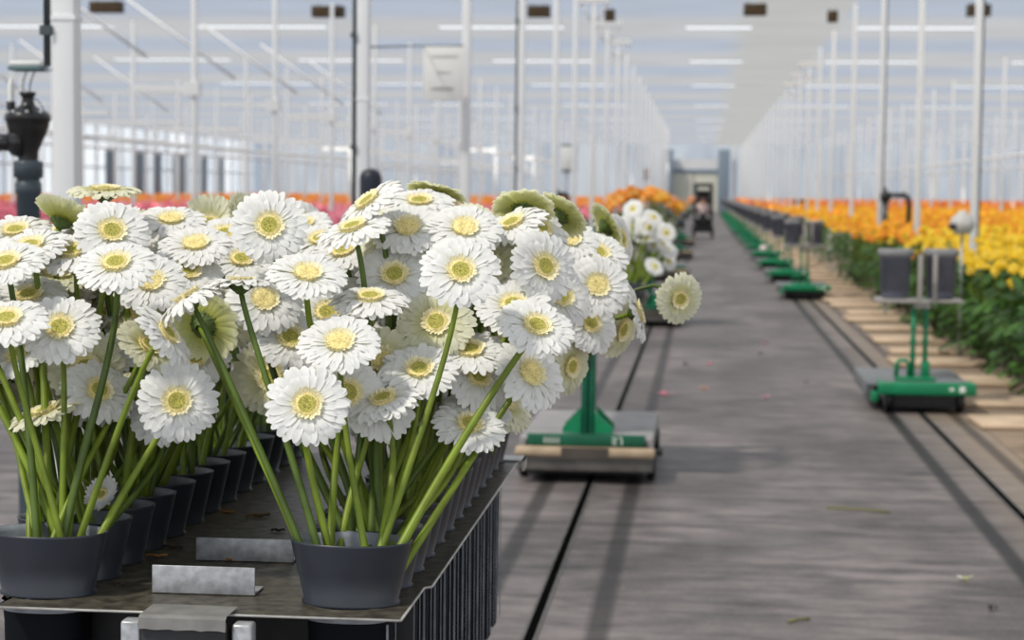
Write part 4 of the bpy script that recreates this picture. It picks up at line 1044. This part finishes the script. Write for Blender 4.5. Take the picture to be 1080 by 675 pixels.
# right bed: rows that run away from the aisle
def zone_r(y, x):
    if y < 23.5: return 'yellow'
    if y < 28: return 'mix' if x > 3.2 else 'amber'
    if y < 55: return 'amber'
    return 'orange'
nbig = 0; plants = []
for j in range(62):
    y = 13.6+j*0.62
    for i in range(34):
        x = 2.58+i*0.42
        if x > 0.185*y+0.5: break
        plants.append((y+0.9*i*0.12, x+rb_.uniform(-0.08,0.08), y+rb_.uniform(-0.1,0.1), i))
plants.sort()
plants = plants[:190]
lastr = max(p[2] for p in plants)
for k, (_, x, y, i) in enumerate(plants):
    z = zone_r(y, x); name = {'yellow':'yellow', 'mix':'yellow and orange', 'amber':'orange', 'orange':'orange'}[z]
    edge = 'at the aisle edge of' if i == 0 else 'further in'
    lab = '%s gerbera plant %s the right bed' % (name, 'in the front line at the aisle edge of' if i == 0 else 'standing behind the front line of')
    grp = '%s gerbera plants %s the right bed' % (name, 'along the edge of' if i == 0 else 'inside')
    if k < 90:
        r = empty('gerbera_plant', (x, y, 0.0), 0); tag(r, lab, 'plant', grp)
        f = child('foliage', RND.choice(FOL), r); f.rotation_euler = (0,0,RND.uniform(0,6)); s = RND.uniform(0.92,1.12); f.scale = (s,s,RND.uniform(0.9,1.1))
        cols = {'yellow':['yellow'], 'mix':['yellow','amber'], 'amber':['amber','amber','orange','yellow'], 'orange':['orange','red_orange']}[z]
        used = RND.sample(range(7), 5)
        for q in used:
            bo = child('blossom', BL[RND.choice(cols)][q], r); bo.location.z = RND.uniform(-0.10,0.06)
    else:
        o = bpy.data.objects.new('gerbera_plant', RND.choice(SMALL[z])); C.objects.link(o); o.location = (x, y, RND.uniform(-0.06,0.03)); s = RND.uniform(0.92,1.1); o.scale = (s,s,1)
        tag(o, lab, 'plant', grp)
def far_bed(name, label, spots, colf, seed, leafn=7, bloomn=6, zb=(0.82,1.07), rng=0.30):
    rnd = random.Random(seed); mb = MB(); keys = ['leaf','leaf_dark','yellow','amber','orange','red_orange','pink','light_pink','crimson','salmon']
    for x, y in spots:
        big = 1+max(0,(y-60))/110
        for k in range(leafn):
            a = rnd.uniform(0,2*PI); p = Vector((x+rnd.uniform(-rng,rng)*0.7, y+rnd.uniform(-rng,rng)*0.7, rnd.uniform(0.1,0.78)))
            leaf_geo(mb, p, Vector((math.cos(a),math.sin(a),rnd.uniform(0,0.8))), 0.24*big, 0.12*big, rnd, 0 if rnd.random() < 0.7 else 1)
        for k in range(bloomn):
            c = Vector((x+rnd.uniform(-rng,rng), y+rnd.uniform(-rng,rng), rnd.uniform(*zb)))
            bloom_geo(mb, c, Vector((rnd.uniform(-0.5,0.5),-0.5+rnd.uniform(-0.4,0.4),rnd.uniform(0.4,1))), 0.060*big, keys.index(colf(x,y,rnd)), 1, rnd, 5, False)
    o = mb.build(name, [MT[k] for k in keys]); tag(o, label, 'flower bed', None, 'stuff'); return o
sp = []; seen = set((round(p[1],2), round(p[2],2)) for p in plants)
nearest = {}
ylast = {}
for _, x, y, i in plants: ylast[i] = max(ylast.get(i, 0), y)
for j in range(220):
    y = 13.6+j*0.62
    if y > YE-4: break
    st = 0.42 if y < 60 else 0.8
    i = 0
    while True:
        x = 2.58+i*st; i += 1
        if x > min(0.185*y+1.2, 30): break
        ii = round((x-2.58)/0.42)
        if y <= ylast.get(ii, 12.5)+0.35: continue
        if y > 60 and j % 2: continue
        sp.append((x+rb_.uniform(-0.1,0.1), y+rb_.uniform(-0.15,0.15)))
def col_r(x, y, rnd):
    if y < 24: return 'yellow'
    if y < 30: return rnd.choice(['yellow','amber'])
    if y < 60: return rnd.choice(['amber','amber','orange','amber','yellow'])
    if y < 85: return rnd.choice(['amber','orange','red_orange'])
    return rnd.choice(['orange','red_orange','crimson','amber'])
far_bed('orange_gerbera_bed', 'mass of orange and red gerberas filling the far right bed', sp, col_r, 31, 6, 6)
# left bed beyond the trolley
lp = []
for j in range(40):
    y = 24.0+j*0.9
    for i in range(60):
        x = -(2.75+i*0.5)
        px = 742+2000*x/y
        if px < -12: break
        if px > 385: continue
        lp.append((y+rb_.uniform(-0.01,0.01), x+rb_.uniform(-0.1,0.1), y+rb_.uniform(-0.12,0.12)))
lp.sort(); near = lp[:110]; yl = near[-1][0]
for _, x, y in near:
    o = bpy.data.objects.new('gerbera_plant', RND.choice(SMALL['pink'])); C.objects.link(o); o.location = (x, y, RND.uniform(-0.05,0.03))
    tag(o, 'pink gerbera plant in the left bed, blurred behind the front trolley', 'plant', 'pink gerbera plants in the left bed')
sp = []
for j in range(160):
    y = yl+0.9+j*0.9
    if y > YE-4: break
    st = 0.5 if y < 60 else 0.9
    i = 0
    while True:
        x = -(2.75+i*st); i += 1
        if 742+2000*x/y < -30 or x < -33: break
        sp.append((x+rb_.uniform(-0.1,0.1), y+rb_.uniform(-0.15,0.15)))
def col_l(x, y, rnd):
    if y < 48: return rnd.choice(['pink','pink','light_pink','crimson','pink'])
    if y < 62: return rnd.choice(['pink','salmon','crimson','light_pink','orange'])
    return rnd.choice(['orange','salmon','red_orange','orange','amber'])
far_bed('pink_gerbera_bed', 'mass of pink and orange gerberas filling the far left bed', sp, col_l, 47, 4, 6)

# ------------------------------------------------------------------ pipes, valves, sign and other fittings
def vpt(px, py, Y): return at(px, py, Y)
YV = 6.6; pc = at(30, 210, YV); u = YV/FP
r = empty('irrigation_valve', (pc.x, pc.y, 0)); tag(r, 'black irrigation valve on a thick slate plastic pipe beside the nearest left post', 'valve')
zz = lambda py: at(30, py, YV).z
b = MB(); b.lathe([(0.0415,0.0),(0.0415,zz(205)),(0.046,zz(204)),(0.046,zz(193)),(0.0415,zz(192)),(0.0415,zz(188)),(0.052,zz(187)),(0.053,zz(172)),(0.049,zz(170)),(0.03,zz(169))], n=28); b.build('plastic_pipe', MT['pvc'], r)
b = MB(); b.lathe([(0.036,zz(170)),(0.037,zz(160)),(0.050,zz(150)),(0.066,zz(140)),(0.074,zz(133)),(0.076,zz(128)),(0.081,zz(127)),(0.081,zz(121)),(0.070,zz(119)),(0.045,zz(115)),(0.026,zz(111)),(0.021,zz(106)),(0.022,zz(102)),(0.029,zz(100)),(0.029,zz(97)),(0.001,zz(97))], n=24)
body = b.build('valve_body', MT['valve'], r)
b = MB()
for i in range(8):
    a = 2*PI*i/8+0.3; b.lathe([(0.001,zz(117)),(0.007,zz(117)),(0.007,zz(122)),(0.001,zz(122))], n=6, org=(0.066*math.cos(a),0.066*math.sin(a),0))
b.build('bolt_ring', MT['galv'], body)
b = MB(); zm = (zz(140)+zz(158))/2-0.005
b.tube([(-0.01,0,zm+0.005),(-0.06,0,zm+0.003)],[0.066,0.05],16)
b.tube([(-0.02,0,zm),(-0.10,0,zm),(-0.22,0,zm)],0.031,16); b.tube([(-0.115,0,zm),(-0.135,0,zm)],0.045,16); b.build('side_arm', MT['valve'], r)
b = MB(); b.lathe([(0.016,zz(126)),(0.016,zz(108)),(0.013,zz(107))], n=12, org=(-0.062,0,0)); kb = b.build('solenoid', MT['black'], r)
b = MB(); b.lathe([(0.010,zz(108)),(0.010,zz(90)),(0.004,zz(82)),(0.001,zz(82))], n=12, org=(-0.062,0,0)); b.build('white_tip', MT['white'], kb)
b = MB(); b.tube(bez(Vector((-0.012,0,zz(98))),Vector((-0.026,0,zz(90))),Vector((-0.012,0.0,zz(82))),Vector((-0.002,0,zz(75))),8),0.0025,5); b.tube(bez(Vector((0.008,0,zz(98))),Vector((0.006,0,zz(90))),Vector((0.012,0,zz(84))),Vector((0.028,0,zz(75))),8),0.0025,5)
b.tube(bez(Vector((0.02,0,zz(104))),Vector((0.05,0,zz(104))),Vector((0.055,0,zz(118))),Vector((0.076,0,zz(122))),8),0.002,5)
b.build('wire', MT['black'], r)
b = MB(); b.box((-0.056,-0.05,zz(75)),(0.064,0.05,zz(70)),0,0.004); bx = b.build('junction_tray', MT['teal'], r)
b = MB(); b.box((-0.052,-0.046,zz(70)+0.0005),(0.064,0.046,zz(65)),0,0.004); b.build('white_lid', MT['white'], bx)
b = MB(); b.box((0.050,0.0,zz(75)),(0.17,0.012,zz(72))); b.build('mounting_strip', MT['grey_steel'], bx)
# black pipe frames among the flowers
def pipe_frame(px0, px1, py, Y, label, stub=True):
    a = at(px0, py, Y); c = at(px1, py, Y); w = c.x-a.x
    r = empty('valve_pipe', (a.x, Y, 0)); tag(r, label, 'valve', 'black valve pipes in the beds')
    b = MB(); b.tube([(0,0,0),(0,0,a.z)],0.05,10); b.tube([(0,0,a.z-0.02),(w*0.8,0,a.z-0.03),(w*0.95,0,a.z-0.06),(w,0,a.z-0.15),(w,0,0)],0.042,10); b.build('pipe', MT['valve'], r)
    b = MB(); b.lathe([(0.05,a.z-0.14),(0.085,a.z-0.12),(0.085,a.z+0.0),(0.05,a.z+0.03),(0.03,a.z+0.05),(0.02,a.z+0.10),(0.001,a.z+0.10)], n=14); b.build('valve_body', MT['valve'], r)
    if stub:
        b = MB(); b.tube([(w*0.8,0,a.z-0.03),(w*0.8,0,a.z+0.07)],0.02,8); b.build('stub', MT['galv'], r)
pipe_frame(934, 959, 204, 31.0, 'black valve pipe bent like a gate beside the third right post')
pipe_frame(841, 851, 211, 62.0, 'small black valve pipe farther down the right bed', False)
pipe_frame(586, 599, 203, 30.2, 'black valve pipe beside the left post with the pale control box', False)
# control box on a left post
o_ = at(598, 167, 31.0); r = empty('control_box', (o_.x, o_.y, 0)); tag(r, 'pale control box with dark edge fixed beside a post of the left row', 'box')
b = MB(); b.box((-0.09,-0.06,o_.z-0.19),(0.09,0.06,o_.z+0.19),0,0.01); b.build('housing', MT['white'], r)
b = MB(); b.box((0.095,-0.05,o_.z-0.21),(0.16,0.05,o_.z+0.21)); b.box((-0.09,-0.055,o_.z+0.195),(0.16,0.055,o_.z+0.225)); b.box((-0.09,-0.055,o_.z-0.225),(0.16,0.055,o_.z-0.195)); b.build('dark_frame', MT['dark_steel'], r)
b = MB(); b.box((-0.02,-0.02,0),(0.02,0.02,o_.z-0.22)); b.box((0.10,-0.02,0),(0.135,0.02,o_.z-0.22)); b.build('stand', MT['grey_steel'], r)
# navy cap on a pipe by the second left post
o_ = at(391, 192, 11.2); r = empty('capped_pipe', (o_.x, o_.y, 0)); tag(r, 'thick pipe with a dark navy rounded cap rising behind the front flowers', 'pipe')
b = MB(); b.lathe([(0.058,0),(0.058,o_.z-0.06)], n=20); b.build('plastic_pipe', MT['pvc'], r)
b = MB(); b.lathe([(0.066,o_.z-0.12),(0.067,o_.z-0.0),(0.066,o_.z+0.03),(0.054,o_.z+0.06),(0.03,o_.z+0.076),(0.001,o_.z+0.08)], n=24); b.build('cap', MT['navy'], r)
# sign sheet hanging by the third left post
YS = 16.35; a = at(446.5, 49, YS); c = at(489, 52, YS); d = at(446.5, 106, YS)
r = empty('hanging_sign', (a.x, YS, d.z)); tag(r, 'white sheet sign hanging from a wire beside the third left post', 'sign')
W = c.x-a.x; Hh = a.z-d.z
b = MB(); b.box((0,-0.004,0),(W,0.004,Hh),0,0.002); b.build('sheet', MT['white'], r)
def words(mb, x, z, w, h, n, seed):
    rnd = random.Random(seed); t = x
    cw = w/n
    for i in range(n):
        k = rnd.randrange(4); x0 = x+i*cw; q = cw*0.72; s = cw*0.22
        mb.box((x0,-0.0055,z),(x0+s,-0.0042,z+h*(1.0 if k in (0,2) else 0.7)))
        mb.box((x0+q-s,-0.0055,z),(x0+q,-0.0042,z+h*(0.7 if k != 3 else 1.0)))
        if k != 1: mb.box((x0,-0.0055,z),(x0+q,-0.0042,z+s*0.8))
        if k != 2: mb.box((x0,-0.0055,z+h*0.5),(x0+q,-0.0042,z+h*0.5+s*0.8))
b = MB(); words(b, W*0.20, Hh*0.79, W*0.68, 0.026, 11, 1); words(b, W*0.34, Hh*0.49, W*0.36, 0.026, 6, 2); b.build('grey_lettering', MT['ink'], r)
b = MB(); words(b, W*0.20, Hh*0.185, W*0.58, 0.034, 9, 3); b.build('dark_lettering', MT['ink_dark'], r)
b = MB(); p0 = at(372,50,11.65); b.tube([(p0.x-a.x,p0.y-YS,p0.z-d.z),(0.0,0,Hh+0.006),(W,0,Hh+0.006)],0.006,5); b.build('wire', MT['dark_steel'], r)
# dark units under the cloth
for k, (px, Y) in enumerate(((797,36.4), (566,36.8), (1036,36.5), (341,36.9), (104,36.0), (642,37.6), (880,37.8))):
    o_ = at(px, 14 if k < 5 else 13, Y); z = CZ-0.17
    small = k >= 5; w = 0.10 if small else 0.22
    if k in (3, 4): w = 0.32
    r = empty('ventilator', (o_.x, Y+0.5, z)); tag(r, 'dark brown ventilator hanging under the shade cloth, %s from the left' % ORD[{4:0,3:1,1:2,5:3,0:4,6:5,2:6}[k]], 'ventilator', 'ventilators under the shade cloth')
    b = MB(); b.box((-w,-0.13,-0.10),(w,0.13,0.12),0,0.015); b.build('housing', MT['brown_unit'], r)
    b = MB()
    for i in range(5): b.box((-w*0.85,-0.14,-0.075+i*0.037),(w*0.85,-0.131,-0.060+i*0.037))
    b.build('grille', MT['dead'], r)
    b = MB(); b.tube([(-w*0.6,0,0.12),(-w*0.6,0,0.165)],0.01,6); b.tube([(w*0.6,0,0.12),(w*0.6,0,0.165)],0.01,6); b.build('hanger', MT['dark_steel'], r)
o_ = at(682, 184, 80.0); b = MB(); b.box((-0.10,-0.03,o_.z-0.26),(0.10,0.03,o_.z+0.26),0,0.02); b.box((-0.03,-0.02,0),(0.03,0.02,o_.z-0.26))
tag(b.build('maroon_marker', mat('maroon_paint', (0.12,0.02,0.03), 0.5), None, (o_.x, o_.y, 0)), 'small dark maroon marker board above the far orange bunch', 'marker')
o_ = at(1015, 236, 17.6); r = empty('cloth_bag', (o_.x, o_.y, 0)); tag(r, 'pale crumpled bag on a thin stake beside the nearest right post among the yellow flowers', 'bag')
b = MB(); b.lathe([(0.001,o_.z-0.10),(0.07,o_.z-0.09),(0.115,o_.z-0.02),(0.10,o_.z+0.05),(0.05,o_.z+0.09),(0.03,o_.z+0.12),(0.001,o_.z+0.12)], n=11, sy=0.8, power=2.6); b.build('bag', mat('pale_bag', (0.55,0.54,0.52), 0.7, var=0.15), r)
b = MB(); b.tube([(0,0,0),(0,0,o_.z-0.095)],0.012,6); b.build('stake', MT['galv'], r)
b = MB(); b.box((-0.13,-0.085,o_.z-0.05),(-0.06,-0.02,o_.z+0.0),0,0.01); b.build('dark_clip', MT['black'], r)
# little things fallen on the aisle
def on_floor(px, py):
    w = ray(px, py); return CAM + w*(-CAMZ/w.z)
for k, (px, py, sz, m, lab) in enumerate(((700,417,0.085,'fallen_pink','bright pink fallen bloom lying on the aisle beside the nearest left cart'), (747,385,0.06,'fallen_pink','faded pink petal scrap on the aisle, farthest of the pink ones'),
      (742,411,0.06,'salmon','pale salmon petal scrap on the aisle right of the bright pink bloom'), (808,420,0.06,'light_pink','pale pink petal scrap in the middle of the aisle'),
      (722,385,0.06,'dead_dark','dark petal scrap on the aisle left of the farthest pink one'), (802,374,0.06,'dead_dark','dark leaf scrap in the middle of the aisle near the carts'), (807,363,0.05,'crimson','small dark red scrap in the middle of the aisle'),
      (1019,613,0.042,'cream_scrap','pale yellow fallen petals on the aisle at the right'), (1046,645,0.035,'dead_dark','small dark leaf on the aisle, lowest at the right'), (851,405,0.03,'dead_dark','small dark speck of leaf on the aisle right of the pale pink scrap'))):
    p = on_floor(px, py); rnd = random.Random(k); b = MB()
    for i in range(6):
        a = rnd.uniform(0,2*PI); ln = sz*rnd.uniform(0.5,1.0); w = sz*0.28; cx, cy = rnd.uniform(-0.2,0.2)*sz, rnd.uniform(-0.2,0.2)*sz
        ca, sa = math.cos(a), math.sin(a); V = []
        for t, ww, zq in ((0,0.4,0.003),(0.4,1,0.012),(0.8,0.9,0.016),(1,0.2,0.010)):
            for s in (-1,1): V.append((cx+ca*ln*t-sa*w*ww*s*0.5, cy+sa*ln*t+ca*w*ww*s*0.5, zq+0.003*i*0.5))
        b.add(V, [(0,1,3,2),(2,3,5,4),(4,5,7,6)], 0, True)
    m = MT['petal_back'] if m == 'cream_scrap' else MT[m]
    o = b.build('fallen_petals', m, None, (p.x,p.y,0.001)); tag(o, lab, 'petals', 'scraps fallen on the aisle')
for px, py, ln, ang, lab in ((905,539,0.30,-0.25,'thin olive stem piece lying across the aisle'), (842,656,0.10,0.7,'short olive stem piece on the aisle at the bottom')):
    p = on_floor(px, py); b = MB(); b.tube([(-ln/2,0,0.006),(0,0.008,0.007),(ln/2,-0.004,0.006)],0.005,6)
    o = b.build('stem_piece', mat('olive_stem', (0.20,0.19,0.06), 0.6), None, (p.x,p.y,0.001)); o.rotation_euler = (0,0,ang); tag(o, lab, 'stem', 'stem pieces on the aisle')

# ------------------------------------------------------------------ driver on a small dark tow tractor, far down the aisle
YT = 62.0
r = empty('tow_tractor', (0.0, YT, 0)); tag(r, 'small dark tow tractor with a roof frame far down the aisle', 'vehicle')
b = MB(); b.box((-0.34,-0.75,0.20),(0.34,0.75,0.42),0,0.03); b.box((-0.27,-0.80,0.40),(0.27,-0.42,0.82),0,0.06); b.box((-0.31,0.35,0.40),(0.31,0.75,0.62),0,0.03); b.build('body', MT['black'], r)
b = MB(); b.box((-0.22,0.12,0.42),(0.22,0.36,0.56),0,0.02); b.box((-0.22,0.40,0.56),(0.22,0.46,1.30),0,0.02); b.box((-0.26,0.48,0.55),(0.26,0.52,1.55),0,0.01); b.build('seat', MT['rubber'], r)
b = MB()
for s in (-1,1): b.tube([(s*0.27,0.62,0.6),(s*0.27,0.60,1.60),(s*0.24,0.5,1.68),(s*0.24,-0.20,1.70)],0.055,8); b.tube([(s*0.26,-0.45,0.8),(s*0.25,-0.20,1.68)],0.05,8)
b.box((-0.31,-0.28,1.66),(0.31,0.64,1.78),0,0.03); b.build('roof_frame', MT['black'], r)
b = MB(); b.tube([(0,-0.50,0.78),(0,-0.36,0.88)],0.02,8)
ring = [(0.15*math.cos(2*PI*i/16), -0.34+0.05*math.sin(2*PI*i/16), 0.88+0.14*math.sin(2*PI*i/16)) for i in range(17)]
b.tube(ring, 0.013, 6, 0, False); b.build('steering_wheel', MT['black'], r)
for sx in (-1,1):
    for sy in (-0.5,0.5): wheel(r, sx*0.30, sy, 0.19, 0.05)
for sx in (-1,1):
    b = MB(); b.lathe([(0.001,-0.81),(0.035,-0.81),(0.04,-0.795)], n=10, axis='Y', org=(sx*0.17,0,0.70)); b.build('headlamp', MT['white'], r)
def skin(name, verts, edges, radii, m, parent=None, loc=None, root=0, sub=1):
    me = bpy.data.meshes.new(name); me.from_pydata(verts, edges, []); me.materials.append(m)
    o = bpy.data.objects.new(name, me); C.objects.link(o)
    if parent: o.parent = parent
    if loc: o.location = loc
    md = o.modifiers.new('skin', 'SKIN'); md.use_smooth_shade = True
    sv = me.skin_vertices[0].data
    for i, q in enumerate(radii): sv[i].radius = (q, q) if not isinstance(q, tuple) else q; sv[i].use_root = (i == root)
    if sub: sd_ = o.modifiers.new('sub', 'SUBSURF'); sd_.levels = sub; sd_.render_levels = sub
    return o
per = empty('person', (0.0, YT+0.22, 0.56)); tag(per, 'person in a pale pink shirt and dark trousers sitting driving the dark tow tractor', 'person')
V = [(0,0,0.09),(0,0.03,0.22),(0,0.02,0.38),(0,0.0,0.50),(0,-0.01,0.58),(0,-0.02,0.66),(0,-0.03,0.74),(0,-0.03,0.82)]
R_ = [0.14,0.13,0.15,0.14,0.055,0.075,0.095,0.06]; E = [(i,i+1) for i in range(7)]
def addv(p, q, par):
    V.append(p); R_.append(q); E.append((par, len(V)-1)); return len(V)-1
nose = addv((0,-0.13,0.715), 0.014, 6)
for s in (-1,1):
    addv((s*0.105,-0.02,0.72), 0.018, 6)
    sh = addv((s*0.19,0.0,0.49), 0.065, 3); el = addv((s*0.25,-0.10,0.26), 0.045, sh); wr = addv((s*0.14,-0.42,0.30), 0.03, el); pm_ = addv((s*0.13,-0.50,0.32), 0.03, wr)
    for i in range(4): f1 = addv((s*(0.115+0.015*i),-0.555,0.335), 0.009, pm_); addv((s*(0.110+0.013*i),-0.575,0.305), 0.008, f1)
    th = addv((s*0.095,-0.52,0.335), 0.010, pm_)
    hp = addv((s*0.10,-0.02,0.08), 0.10, 0); kn = addv((s*0.15,-0.42,0.10), 0.065, hp); an = addv((s*0.15,-0.50,-0.10), 0.045, kn); addv((s*0.15,-0.56,-0.12), 0.04, an)
skin('body', V, E, R_, MT['skin'], per)
b = MB(); b.lathe([(0.001,0.845),(0.06,0.838),(0.10,0.80),(0.108,0.75),(0.10,0.70)], n=18, org=(0,-0.015,0)); b.build('hair', MT['hair'], per)
skin('shirt', [(0,0,0.13),(0,0.03,0.22),(0,0.02,0.38),(0,0,0.50),(0.19,0,0.49),(0.24,-0.08,0.31),(-0.19,0,0.49),(-0.24,-0.08,0.31)], [(0,1),(1,2),(2,3),(3,4),(4,5),(3,6),(6,7)], [0.15,0.145,0.165,0.15,0.08,0.065,0.08,0.065], MT['shirt'], per)
skin('trousers', [(0,0,0.09),(0.10,-0.02,0.08),(0.15,-0.42,0.10),(0.15,-0.50,-0.06),(-0.10,-0.02,0.08),(-0.15,-0.42,0.10),(-0.15,-0.50,-0.06)], [(0,1),(1,2),(2,3),(0,4),(4,5),(5,6)], [0.15,0.115,0.078,0.06,0.115,0.078,0.06], MT['trousers'], per)
b = MB()
for s in (-1,1): b.lathe([(0.001,0.0),(0.010,0.002),(0.001,0.004)], n=8, axis='Y', org=(s*0.035,-0.122,0.74))
b.box((-0.03,-0.118,0.672),(0.03,-0.112,0.680)); b.build('face_marks', MT['hair'], per)
# ---- LIGHT
wd = bpy.data.worlds.new('world'); SC.world = wd; wd.use_nodes = True
wd.node_tree.nodes['Background'].inputs[0].default_value = (0.90, 0.95, 1.0, 1)
wd.node_tree.nodes['Background'].inputs[1].default_value = 0.95
sd = bpy.data.lights.new('sun', 'SUN'); so = bpy.data.objects.new('sun', sd); C.objects.link(so)
sd.energy = 7.6; sd.angle = math.radians(4); sd.color = (1.0, 0.95, 0.86)
so.rotation_euler = Vector((0.50, 0.42, -0.9)).to_track_quat('-Z', 'Y').to_euler()
SC.view_settings.view_transform = 'Standard'; SC.view_settings.look = 'None'; SC.view_settings.gamma = 1; SC.view_settings.exposure = 0.38
SC.cycles.use_denoising = True
SC.cycles.max_bounces = 8; SC.cycles.transparent_max_bounces = 12
